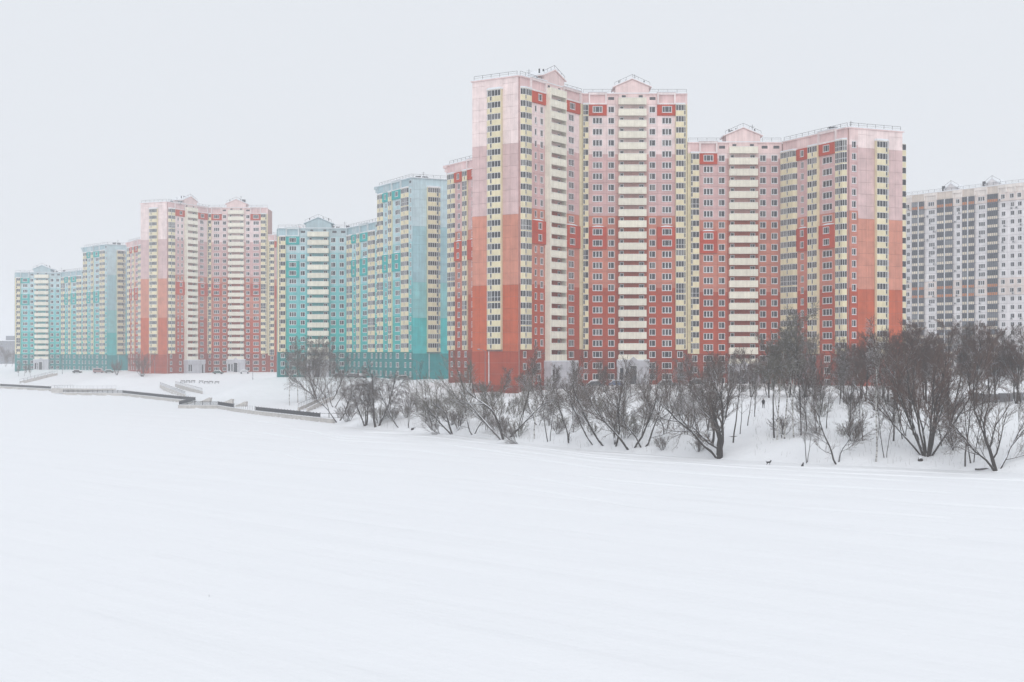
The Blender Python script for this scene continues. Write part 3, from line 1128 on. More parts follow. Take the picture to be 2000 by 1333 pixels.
# bay on the far side of the gable end
lo, up = bay_meshes(3.4, 1.6, 0.02, 0.02, 0.5, ('g', 'g'))
dd = (Vector((Q[0] + 13, 371)) - E2).normalized()
for r in range(3, 21):
    for me_, nm in ((lo, 'loggia_parapet'), (up, 'loggia_glazing')):
        q = E2 + dd * 0.4
        bB.add(nm, me_, (q.x, q.y, bB.z0 + r * FH), math.atan2(dd.y, dd.x))
roof_gear(bB, 80, 342, bB.z0 + 21 * FH + 2.4, 8)
roof_gear(bB, 60, 364, bB.z0 + 21 * FH + 5.0, 9)
entrance(bB, P, Q, 10.4, 7.6, 5.6, True)
bB.finish()

def angled_block(name, label, left, right, n, z0, pal, far=False, overhang=True):
    B = Building(name, label, left, z0, pal, far)
    wing(B, left, right, n, S_ANG, ACC(n))
    r, l = back(left, right, 13)
    d = (Vector(right) - Vector(left)).normalized()
    core(B, [tuple(Vector(left) + d * 1.0), right, r, tuple(Vector(l) + d * 1.0)], n)
    if overhang:                                     # bracketed cornice that sticks out past the end
        mb = MB()
        mb.box(-1.3, 1.0, -0.9, 3.0, n * FH + 1.9, n * FH + 2.7, 0)
        mb.box(-0.8, 1.0, -0.6, 3.0, n * FH + 0.9, n * FH + 1.9, 0)
        mb.box(-0.3, 1.0, -0.3, 3.0, n * FH - 0.1, n * FH + 0.9, 0)
        mb.box(-1.25, 1.0, -0.85, 3.0, n * FH + 2.705, n * FH + 2.95, 1)
        B.add('cornice_bracket', mb.mesh('cornice_bracket', [pmat(pal, 'attic', pal['attic']), ROOF_SNOW]), (left[0], left[1], z0), math.atan2(d.y, d.x))
    return B

bC = angled_block('apartment_block', 'narrow slice of coral block between the tall teal tower and the tallest coral block', (-18.5, 410.0), (-4.5, 385.7), 21, 8.5, ORANGE)
bC.finish()

def teal_pair(labels, P, Q, C, z0, endlen, pal, far=False):
    """Low frontal block with an angled wing, and the taller angled tower that carries it on."""
    L = (Vector(C) - Vector(Q)).length
    d = (Vector(C) - Vector(Q)).normalized()
    M = Vector(Q) + d * (L / 2)
    lowb = Building('apartment_block', labels[0], P, z0, pal, far)
    wing(lowb, P, Q, 17, S_FRONT, ACC(17))
    wing(lowb, Q, tuple(M), 17, S_ANG, ACC(17))
    inn = Vector((-d.y, d.x))
    core(lowb, [P, Q, tuple(M - d * 0.05), tuple(M - d * 0.05 + inn * 13), (Q[0] + 6, Q[1] + 13), (P[0], P[1] + 13)], 17)
    roof_gear(lowb, Q[0] - 3, Q[1] + 5, z0 + 17 * FH + 2.4, 4)
    entrance(lowb, P, Q, 10.4, 7.6, 5.6, True)
    lowb.finish()
    tw = angled_block('apartment_tower', labels[1], tuple(M), C, 21, z0, pal, far)
    E_ = Vector(C) + inn * endlen
    end_wall(tw, C, tuple(E_), 21, (4.8, 9.4, BAY_END_R))
    roof_gear(tw, C[0] + 1.5, C[1] + 8, z0 + 21 * FH + 2.4, 6)
    tw.finish()

teal_pair(('low teal block with balcony stack and gable, behind the birches left of the teal tower',
           'tall teal tower with pale blue gable end, left of the tallest coral block'),
          (-79.9, 483.0), (-55.9, 483.0), (-30.5, 434.0), 8.0, 12.08, TEAL)

bF = big_block('apartment_block', 'pale hazy coral block between the two teal pairs', (-146.2, 603.0), (-134.1, 628.0), 26.0, 7.43, ORANGE, 14.1)
bF.finish()
bG = Building('apartment_block', 'sliver of lower hazy coral block just left of the low teal block', (-108.0, 628), 6.6, ORANGE, True)
wing(bG, (-108.0, 628.0), (-84.0, 628.0), 21, S_FRONT, ACC(21))
core(bG, [(-108, 628), (-84, 628), (-84, 641), (-108, 641)], 21)
bG.finish()
bH = angled_block('apartment_block', 'hazy slice of coral block right of the far teal tower', (-184.2, 682.0), (-170.2, 657.7), 21, 7.4, ORANGE, True)
bH.finish()
teal_pair(('farthest teal block with balcony stack, first from the left edge',
           'farthest teal tower, hazy, second from the left edge'),
          (-255.6, 731.0), (-231.6, 731.0), (-196.1, 688.7), 7.1, 11.1, TEAL, True)

# ------------------------------------------------------------------ white panel block on the right
WHITEPAL = dict(key='white', bands=(90,), wall=(srgb(234, 230, 231),), pil=(srgb(234, 230, 231),), end_bands=(90,), end=(srgb(234, 230, 231),),
                accent=srgb(228, 214, 207), attic=srgb(236, 227, 220), attic2=srgb(220, 206, 194), joint=srgb(120, 120, 126), gable=srgb(225, 214, 206))
KBEIGE = paint('loggia_beige', srgb(226, 213, 194))
KORANGE = paint('loggia_orange', srgb(190, 116, 68))
KDARK = plain('loggia_frame_dark', (0.085, 0.095, 0.12), 0.5)

KGLASS = glass_mat('loggia_glass_blue', (0.024, 0.030, 0.042), (0.26, 0.27, 0.29), 0.2)

def k_loggia(w, mat_low, key):
    kk = ('kl', round(w, 2), key)
    if kk in CACHE:
        return CACHE[kk]
    lo, up = MB(), MB()
    lo.box(0, w, -0.5, 0, -0.06, 0.08, 1)
    n = max(2, round(w / 0.85))
    for k in range(n):
        a, b = w * k / n + 0.06, w * (k + 1) / n - 0.06
        lo.box(a, b, -0.5, -0.42, 0.12, 1.02, 0)
    for k in range(n + 1):
        x = min(max(w * k / n, 0.05), w - 0.05)
        up.box(x - 0.05, x + 0.05, -0.54, -0.42, 0.08, FH - 0.06, 0)
    up.box(0, w, -0.53, -0.42, 1.03, 1.12, 0)
    up.box(0, w, -0.53, -0.42, FH - 0.2, FH - 0.06, 0)
    up.quad((0, -0.46, 1.1), (w, -0.46, 1.1), (w, -0.46, FH - 0.1), (0, -0.46, FH - 0.1), 1)
    up.quad((0, -0.40, 0.08), (0, -0.5, 0.08), (0, -0.5, FH - 0.06), (0, -0.40, FH - 0.06), 0)
    r = lo.mesh('loggia_parapet', [mat_low, KDARK]), up.mesh('loggia_glazing', [KDARK, KGLASS])
    CACHE[kk] = r
    return r

def white_block():
    n = 22
    P0, P1 = Vector((139.2, 499.6)), Vector((161.6, 467.6))
    d = (P1 - P0).normalized()
    rz = math.atan2(d.y, d.x)
    out = Vector((d.y, -d.x))
    S = P0 - d * 6.0
    B = Building('apartment_block', 'white panel block with dark glazed loggias at the right edge', (S.x, S.y), 7.05, WHITEPAL)
    z0 = B.z0
    def at(u, z, off=0.0):
        q = P0 + d * u + out * off
        return (q.x, q.y, z)
    cols = [('L', -6, -1.0), ('D', -1.0, 2.2, 0.2), ('L', 2.2, 4.7), ('pipe', 4.7, 5.2), ('L', 5.2, 7.4), ('T', 7.4, 12.9, 10.3),
            ('L', 12.9, 15.8), ('pipe', 15.8, 16.3), ('L', 16.3, 19.4), ('D', 19.4, 23.3, 21.3), ('L', 23.3, 25.3), ('pipe', 25.3, 25.8), ('L', 25.8, 28.2),
            ('T', 28.2, 33.3, 30.8), ('L', 33.3, 37.4), ('D', 37.4, 40.6, 39.2), ('D', 40.6, 44.0, 42.6), ('D', 44.0, 47.4, 45.4),
            ('T', 47.4, 53.0, 50.2), ('L', 53.0, 58.0), ('D', 58.0, 62.0, 60.0)]
    wm = pmat(WHITEPAL, 'wall', WHITEPAL['wall'][0])
    bm = pmat(WHITEPAL, 'accent', WHITEPAL['accent'])
    rng = random.Random(4)
    ac = mb_ac()
    for c in cols:
        a, b = c[1], c[2]
        w = b - a
        if c[0] == 'pipe':
            mb = MB()
            mb.box(0, w, -0.45, 0, 0, n * FH, 0, 'b')
            B.add('pilaster', mb.mesh('pilaster', [WHITE]), at(a, z0, T), rz)
        for r in range(n):
            z = z0 + r * FH
            special = r in (n - 1, 11, 10)
            if c[0] == 'L':
                lo, up = k_loggia(w, KORANGE if special else KBEIGE, special)
                B.add('wall_panel', panel_mesh(w, FH, [], T), at(a, z), rz, [wm, wm])
                B.add('loggia_parapet', lo, at(a, z, T), rz)
                B.add('loggia_glazing', up, at(a, z, T), rz)
            elif c[0] in 'TD':
                ww = 2.5 if c[0] == 'T' else 1.45
                x0 = round(c[3] - ww / 2 - a, 3)
                hz = (x0, round(x0 + ww, 3), 0.85, 2.25)
                t = T + (0.3 if special else 0)
                m_ = bm if special else wm
                B.add('wall_panel', panel_mesh(w, FH, [hz], t, 0.03), at(a, z), rz, [m_, m_])
                B.add('window', window_mesh(ww, 1.4, 'T' if c[0] == 'T' else 'D'), at(a + x0, z + 0.85, t), rz)
                if rng.random() < 0.33:
                    B.add('air_conditioner', ac, at(a + x0 + rng.choice((-0.7, 0.2, ww - 0.5)), z + rng.uniform(0.0, 0.35), t), rz)
        zt = z0 + n * FH
        mb = MB()
        k = 0.5 if c[0] == 'T' else 0.15
        mb.box(0, w, -T - 0.1, 0, 0, 2.4, 0 if c[0] in 'TD' else 1, 'k')
        if c[0] in 'TD':
            mb.box(0, w, -T - 0.6, -T - 0.1, 1.6, 2.6, 0)
            mb.box(0, 0.4, -T - 0.5, -T - 0.1, 0.0, 1.6, 0)
            mb.box(w - 0.4, w, -T - 0.5, -T - 0.1, 0.0, 1.6, 0)
            mb.box(0.05, w - 0.05, -T - 0.65, 0, 2.605, 2.8, 2)
        B.add('attic_panel', mb.mesh('attic_panel', [pmat(WHITEPAL, 'attic', WHITEPAL['attic']), pmat(WHITEPAL, 'attic', WHITEPAL['attic2']), ROOF_SNOW]), at(a, zt), rz)
    mb = MB()
    mb.box(0, 68, -T - 0.3, 0.4, 0, 0.2, 0)
    mb.box(0.02, 67.98, -T - 0.34, 0.4, 0.205, 0.4, 1)
    B.add('cornice', mb.mesh('cornice', [pmat(WHITEPAL, 'attic', WHITEPAL['attic']), ROOF_SNOW]), at(-6, z0 + n * FH + 2.4), rz)
    railing(B, -5.5, 61.5, at, z0 + n * FH + 2.8, rz)
    for u in (18, 34.5):                                 # small gabled dormers on the roof
        mb = MB()
        for s in (-1, 1):
            mb.bar((0, 0.2, 3.0), (s * 3.0, 0.2, 1.0), 0.3, 0.2, 1)
            mb.bar((0, 0.2, 3.9), (s * 3.2, 0.2, 2.1), 0.06, 0.06, 2)
            mb.bar((s * 3.2, 0.2, 2.1), (s * 3.2, 0.2, 0.8), 0.06, 0.06, 2)
        mb.bar((0, 0.2, 3.9), (0, 0.2, 2.9), 0.06, 0.06, 2)
        k = len(mb.v)
        mb.v += [(-3, 0.25, 0), (3, 0.25, 0), (3, 0.25, 1), (0, 0.25, 3), (-3, 0.25, 1), (-3, 6, 0), (3, 6, 0), (3, 6, 1), (0, 6, 3), (-3, 6, 1)]
        for f, m_ in (((0, 1, 2, 3, 4), 0), ((1, 6, 7, 2), 0), ((2, 7, 8, 3), 1), ((3, 8, 9, 4), 1), ((4, 9, 5, 0), 0), ((9, 8, 7, 6, 5), 0)):
            mb.f.append(tuple(k + i for i in f)); mb.m.append(m_)
        mb.box(-4.4, -3.6, 1, 1.8, 0, 2.4, 2)
        B.add('machine_room', mb.mesh('machine_room', [wm, ROOF_SNOW, DARKMETAL]), at(u, z0 + n * FH + 2.3), rz)
    e = P0 + d * 62.0
    inn = Vector((-d.y, d.x))
    core(B, [tuple(S), tuple(e), tuple(e + inn * 13), tuple(S + inn * 13)], n, 2.4)
    B.finish()

def mb_ac():
    mb = MB()
    mb.box(0, 0.8, -0.34, -0.04, 0, 0.55, 0)
    mb.box(0.12, 0.6, -0.355, -0.34, 0.06, 0.5, 1)
    mb.box(0.05, 0.1, -0.3, 0, -0.06, 0.0, 1)
    mb.box(0.7, 0.75, -0.3, 0, -0.06, 0.0, 1)
    return mb.mesh('air_conditioner', [plain('ac_white', (0.55, 0.55, 0.56)), DARKMETAL])

white_block()

# distant grey block half lost in the snowfall at the left edge
def far_grey():
    pal = dict(key='far_grey')
    x0, y0, z0 = -418.0, 1120.0, 7.5
    root = thing('apartment_block', 'low grey block fading into the snowfall at the far left edge', 'apartment building', (x0, y0, z0 - 1))
    gm = paint('far_grey_wall', srgb(120, 122, 132))
    mb = MB()
    mb.box(0, 44, 0, 14, -0.5, 19, 0)
    mb.box(-0.4, 44.4, -0.4, 14.4, 19.0, 19.6, 1)
    obj('wall', mb.mesh('wall', [gm, ROOF_SNOW]), root)
    mb = MB()
    mb.box(0, 1.5, -0.06, 0, 0, 1.5, 0)
    mb.box(0.1, 1.4, -0.08, -0.06, 0.1, 1.4, 1)
    wm = mb.mesh('window', [WHITE, GLASS])
    for r in range(5):
        for c in range(12):
            obj('window', wm, root, (1.6 + c * 3.5, 0, 3 + r * 3.2))
    mb = MB()
    mb.box(18, 26, 4, 10, 19.6, 23, 0)
    mb.box(17.8, 26.2, 3.8, 10.2, 23.005, 23.4, 1)
    obj('machine_room', mb.mesh('machine_room', [gm, ROOF_SNOW]), root)
far_grey()

# ------------------------------------------------------------------ quay walls, railings, steps
def wall_run(root, p, q, z0, z1, th, name='wall_section'):
    p, q = Vector(p), Vector(q)
    L = (q - p).length
    rz = math.atan2((q - p).y, (q - p).x)
    rl = root.location
    n = max(1, round(L / 6.0))
    for k in range(n):                                   # cast sections with open joints
        mb = MB()
        w = L / n
        mb.box(0.015, w - 0.015, -th / 2, th / 2, z0, z1 - 0.18, 0)
        mb.box(0.0, w - 0.02, -th / 2 - 0.08, th / 2 + 0.08, z1 - 0.18, z1, 0)
        mb.box(0.01, w - 0.03, -th / 2 - 0.02, th / 2 + 0.07, z1 + 0.004, z1 + 0.10, 1)
        c = p + (q - p) * (k / n)
        obj(name, mb.mesh('wall_section', [CONCRETE, SNOW]), root, (c.x - rl.x, c.y - rl.y, -rl.z), rz)

QUAY = [(-40.6, 324), (-44.6, 330.5), (-66.7, 370), (-76.3, 390), (-84.5, 409), (-96.3, 411.6), (-100, 449),
        (-109, 463), (-145.6, 532), (-171, 542), (-176, 562), (-191, 592.6), (-231.8, 644), (-300, 731)]
root = thing('quay_wall', 'long low concrete quay wall edging the frozen river on the left', 'wall', (-84.5, 409, 0))
for a_, b_ in zip(QUAY[:-1], QUAY[1:]):
    wall_run(root, b_, a_, -0.3, 0.95, 0.6)

def rail_mesh(L, bal=True):
    post, infill = MB(), MB()
    mb = MB()
    mb.bar((0, 0, 1.0), (L, 0, 1.0), 0.09, 0.08)
    mb.bar((0, 0, 0.14), (L, 0, 0.14), 0.06, 0.06)
    if bal:
        k = 0.15
        while k < L - 0.1:
            mb.bar((k, 0, 0.14), (k, 0, 1.0), 0.045, 0.045)
            k += 0.15
    return mb.mesh('railing_panel', [DARKMETAL])

def post_mesh():
    if 'post' not in CACHE:
        mb = MB()
        mb.box(-0.06, 0.06, -0.06, 0.06, 0, 1.12)
        mb.box(-0.08, 0.08, -0.08, 0.08, 1.12, 1.18)
        CACHE['post'] = mb.mesh('post', [DARKMETAL])
    return CACHE['post']

def railing_run(label, p, q, z=1.0, step=2.2, bal=True, zq=None, name='railing'):
    p, q = Vector(p), Vector(q)
    L = (q - p).length
    rz = math.atan2((q - p).y, (q - p).x)
    n = max(1, round(L / step))
    r = thing(name, label, 'railing', (p.x, p.y, z), rz)
    slope = 0 if zq is None else (zq - z) / L
    me_ = rail_mesh(L / n, bal)
    for k in range(n):
        o = obj('railing_panel', me_, r, (L * k / n, 0, slope * L * k / n))
        o.rotation_euler = (0, -math.atan(slope), 0)
    for k in range(n + 1):
        obj('post', post_mesh(), r, (L * k / n, 0, slope * L * k / n))
    return r

railing_run('black quay railing running off the left edge below the farthest teal block', (-231.8, 644), (-193.0, 595.2))
railing_run('black railing along the front of the far quay bastion', (-171, 542), (-145.6, 532), bal=True)
railing_run('long black railing slanting from the far bastion to the near one', (-145.6, 532), (-109, 463))
railing_run('short black railing ending behind the near quay bastion', (-109, 463), (-100, 449))
railing_run('black railing on the side of the near quay bastion', (-100, 449), (-96.3, 411.6))
railing_run('black railing along the front of the near quay bastion', (-96.3, 411.6), (-84.5, 409))
railing_run('short black railing between near bastion and the row of thin posts', (-84.5, 409), (-76.3, 390))
railing_run('longest near black railing on the quay, ending at the leaning willow', (-66.7, 370), (-44.6, 330.5))
railing_run('thin open railing behind the leaning willow trunk', (-44.6, 330.5), (-38.0, 327.5), bal=False)

def post_row(p, q, n, label):
    p, q = Vector(p), Vector(q)
    for k in range(n):
        c = p + (q - p) * ((k + 0.5) / n)
        mb = MB()
        mb.box(-0.035, 0.035, -0.035, 0.035, 0, 1.15)
        mb.box(-0.05, 0.05, -0.05, 0.05, 1.15, 1.2)
        mb.box(-0.07, 0.07, -0.07, 0.07, 0, 0.06)
        if 'bpost' not in CACHE:
            CACHE['bpost'] = mb.mesh('quay_post', [GREYMETAL])
        o = obj('quay_post', CACHE['bpost'], None, (c.x, c.y, 1.0))
        tag(o, '%s %s' % (['first', 'second', 'third', 'fourth', 'fifth', 'sixth', 'seventh', 'eighth', 'ninth', 'tenth'][k], label), 'post', 'thin posts ' + label.split(' in ')[1])
post_row((-76.3, 390), (-66.7, 370), 10, 'thin grey post from the left in the gap of the near quay railing')
post_row((-191, 592.6), (-176, 562), 9, 'thin grey post from the left in the gap of the far quay railing')

# stairs down to the quay: two cheek walls with railings and a flight of snowed-up steps
def flight(label, a0, a1, b0, b1):
    za0, za1, zb0, zb1 = [zg(*q) for q in (a0, a1, b0, b1)]
    c = ((a0[0] + b0[0]) / 2, (a0[1] + b0[1]) / 2)
    r = thing('stairway', label, 'stairs', (c[0], c[1], za0))
    for (p, q, zp, zq) in ((a0, a1, za0, za1), (b0, b1, zb0, zb1)):
        mb = MB()
        p, q = Vector(p), Vector(q)
        L = (q - p).length
        d = (q - p) / L
        s = Vector((-d.y, d.x)) * 0.2
        k = len(mb.v)
        for c2, z in ((p, zp), (q, zq)):
            for sg in (-1, 1):
                w = c2 + s * sg
                mb.v += [(w.x - r.location.x, w.y - r.location.y, z - 0.8 - r.location.z), (w.x - r.location.x, w.y - r.location.y, z + 1.05 - r.location.z)]
        for f in ((0, 4, 5, 1), (2, 3, 7, 6), (1, 5, 7, 3), (0, 1, 3, 2), (4, 6, 7, 5)):
            mb.f.append(tuple(k + i for i in f)); mb.m.append(1 if f == (1, 5, 7, 3) else 0)
        obj('cheek_wall', mb.mesh('cheek_wall', [CONCRETE, SNOW]), r)
        mb = MB()
        n = max(2, round(L / 2.0))
        mb.bar((p.x - r.location.x, p.y - r.location.y, zp + 2.0 - r.location.z), (q.x - r.location.x, q.y - r.location.y, zq + 2.0 - r.location.z), 0.07, 0.06)
        for i in range(n + 1):
            w = p + (q - p) * (i / n)
            z = zp + (zq - zp) * i / n - r.location.z
            mb.bar((w.x - r.location.x, w.y - r.location.y, z + 1.0), (w.x - r.location.x, w.y - r.location.y, z + 2.0), 0.06, 0.06)
        obj('handrail', mb.mesh('handrail', [DARKMETAL]), r)
    for i in range(9):
        u = (i + 0.5) / 9
        pa = Vector(a0) + (Vector(a1) - Vector(a0)) * u
        pb = Vector(b0) + (Vector(b1) - Vector(b0)) * u
        mb = MB()
        z = za0 + (za1 - za0) * u + 0.12 - r.location.z
        mb.bar((pa.x - r.location.x, pa.y - r.location.y, z), (pb.x - r.location.x, pb.y - r.location.y, z), 1.2, 0.3, 0)
        obj('step', mb.mesh('step', [SNOW]), r)

flight('pale stairway with railings leading down to the quay between the two bastions', (-137.6, 556.2), (-110.8, 482), (-131.5, 555.8), (-108.5, 498))
flight('short stairway with dark handrails beside the birches near the leaning willow', (-52.6, 401), (-55.0, 366), (-50.2, 401), (-52.0, 361))
flight('distant short stairway with dark handrail below the farthest teal block', (-217, 672), (-227, 656), (-214.5, 671), (-224.5, 654.5))

# pale stage with a thin rail on the far bastion
r = thing('landing_stage', 'pale concrete landing with thin rails behind the far bastion', 'platform', (-168, 556, 0.9))
mb = MB()
mb.prism([(-13, 3), (6, -6), (14, -3), (6, 12), (-8, 14)], -0.5, 1.3, 0, 1)
obj('deck', mb.mesh('deck', [CONCRETE, SNOW]), r)
for a_, b_ in (((-13, 3), (6, -6)), ((6, -6), (14, -3)), ((-13, 3), (-8, 14))):
    mb = MB()
    p, q = Vector(a_), Vector(b_)
    L = (q - p).length
    mb.bar((*p, 2.35), (*q, 2.35), 0.05, 0.05)
    n = max(3, round(L / 1.6))
    for k in range(n + 1):
        w = p + (q - p) * (k / n)
        mb.bar((*w, 1.3), (*w, 2.35), 0.05, 0.05)
    obj('handrail', mb.mesh('handrail', [GREYMETAL]), r)

for x, y, lb in ((-94.0, 437.0, 'leftmost of three slanted concrete slabs on the near quay'), (-83.5, 418.0, 'middle of three slanted concrete slabs on the near quay'),
                 (-76.5, 402.0, 'rightmost of three slanted concrete slabs, beside the thin posts')):
    mb = MB()
    k = len(mb.v)
    mb.v += [(-1.9, -0.5, 0), (1.6, -0.5, 0), (1.9, -0.5, 1.55), (1.4, -0.5, 1.6), (-1.9, -0.5, 0.25),
             (-1.9, 0.5, 0), (1.6, 0.5, 0), (1.9, 0.5, 1.55), (1.4, 0.5, 1.6), (-1.9, 0.5, 0.25)]
    for f, m_ in (((0, 1, 2, 3, 4), 0), ((9, 8, 7, 6, 5), 0), ((1, 6, 7, 2), 0), ((2, 7, 8, 3), 1), ((3, 8, 9, 4), 1), ((4, 9, 5, 0), 0)):
        mb.f.append(tuple(k + i for i in f)); mb.m.append(m_)
    o = obj('concrete_slab', mb.mesh('concrete_slab', [CONCRETE, SNOW]), None, (x, y, zg(x, y) - 0.1), R(-20))
    tag(o, lb, 'slab', 'slanted slabs on the quay')

# ------------------------------------------------------------------ benches, lamp posts, fence, cars
BENCHWOOD = plain('bench_wood', (0.05, 0.042, 0.04), 0.7)
def bench(x, y, rz, label):
    r = thing('park_bench', label, 'bench', (x, y, zg(x, y) - 0.02), rz, 'benches in the snowy yard')
    mb = MB()
    for k in range(3):
        mb.box(-0.9, 0.9, -0.35 + k * 0.16, -0.22 + k * 0.16, 0.44, 0.5, 0)
    mb.box(-0.88, 0.88, -0.33, 0.1, 0.505, 0.62, 1)
    obj('seat', mb.mesh('seat', [BENCHWOOD, SNOW]), r)
    mb = MB()
    for k in range(3):
        mb.box(-0.9, 0.9, 0.14, 0.18, 0.6 + k * 0.13, 0.7 + k * 0.13, 0)
    obj('backrest', mb.mesh('backrest', [BENCHWOOD]), r)
    for s in (-0.75, 0.75):
        mb = MB()
        mb.box(s - 0.04, s + 0.04, -0.33, 0.2, 0, 0.44, 0)
        mb.box(s - 0.04, s + 0.04, 0.12, 0.2, 0.44, 1.0, 0)
        obj('leg', mb.mesh('leg', [BENCHWOOD]), r)
bl = ['leftmost dark bench of the left trio in the far yard', 'middle dark bench of the left trio in the far yard', 'right dark bench of the left trio in the far yard',
      'dark bench just right of the trio in the far yard', 'left dark bench of the close pair in the far yard', 'right dark bench of the close pair in the far yard',
      'lone rightmost dark bench in the far yard']
for (x, y), l_ in zip([(-131.1, 566.2), (-128.9, 565.5), (-126.7, 564.8), (-122.6, 560.8), (-119.9, 557.5), (-117.6, 555.5), (-114.4, 551.2)], bl):
    bench(x, y, R(-8), l_)

def lamp_post(x, y, h, label, arm=1.2):
    r = thing('lamp_post', label, 'lamp post', (x, y, zg(x, y) - 0.1))
    mb = MB()
    mb.tube([(0, 0, 0), (0, 0, 0.9), (0, 0, 0.95), (0, 0, h)], [0.14, 0.14, 0.09, 0.055], 8)
    obj('pole', mb.mesh('pole', [GREYMETAL], True), r)
    mb = MB()
    mb.tube([(0, 0, h - 0.1), (-arm * 0.5, -0.2, h + 0.25), (-arm, -0.4, h + 0.3)], [0.04, 0.035, 0.03], 6)
    obj('arm', mb.mesh('arm', [GREYMETAL], True), r)
    mb = MB()
    mb.box(-arm - 0.55, -arm + 0.1, -0.52, -0.28, h + 0.22, h + 0.36, 0)
    mb.box(-arm - 0.5, -arm + 0.05, -0.5, -0.3, h + 0.364, h + 0.44, 1)
    obj('lamp_head', mb.mesh('lamp_head', [DARKMETAL, SNOW]), r)
lamp_post(-21.2, 316.8, 11.5, 'tall thin lamp post on the bank before the teal tower')
lamp_post(-100.5, 551.5, 8.0, 'thin lamp post in the yard before the pale coral block')
lamp_post(-213.1, 674.2, 8.5, 'distant lamp post before the farthest teal block')
lamp_post(-152.0, 605.0, 8.5, 'distant lamp post before the end wall of the pale coral block')
lamp_post(-6.0, 318.0, 10.0, 'lamp post on the bank before the end wall of the tallest coral block')

FENCE = paint('fence_grey', srgb(150, 148, 152), var=0.2)
def board_fence(label, p, q, h):
    p, q = Vector(p), Vector(q)
    L = (q - p).length
    rz = math.atan2((q - p).y, (q - p).x)
    r = thing('fence', label, 'fence', (p.x, p.y, zg(p.x, p.y)), rz)
    n = round(L / 2.5)
    w = L / n
    for k in range(n):
        c = p + (q - p) * ((k + 0.5) / n)
        dz = zg(c.x, c.y) - r.location.z
        mb = MB()
        mb.box(0.06, w - 0.06, -0.03, 0.03, -0.4, h, 0)
        for j in range(9):
            x = 0.1 + (w - 0.2) * j / 8
            mb.box(x - 0.05, x + 0.05, -0.06, -0.03, -0.35, h - 0.08, 0)
        mb.box(0.06, w - 0.06, -0.07, 0.07, h + 0.002, h + 0.1, 1)
        obj('panel', mb.mesh('panel', [FENCE, SNOW]), r, (k * w, 0, dz))
        obj('post', post_mesh(), r, (k * w, 0, dz + 0.75 * (h - 1)))
board_fence('grey board fence behind the trees at the right edge', (80.5, 250.0), (102.0, 246.0), 1.5)

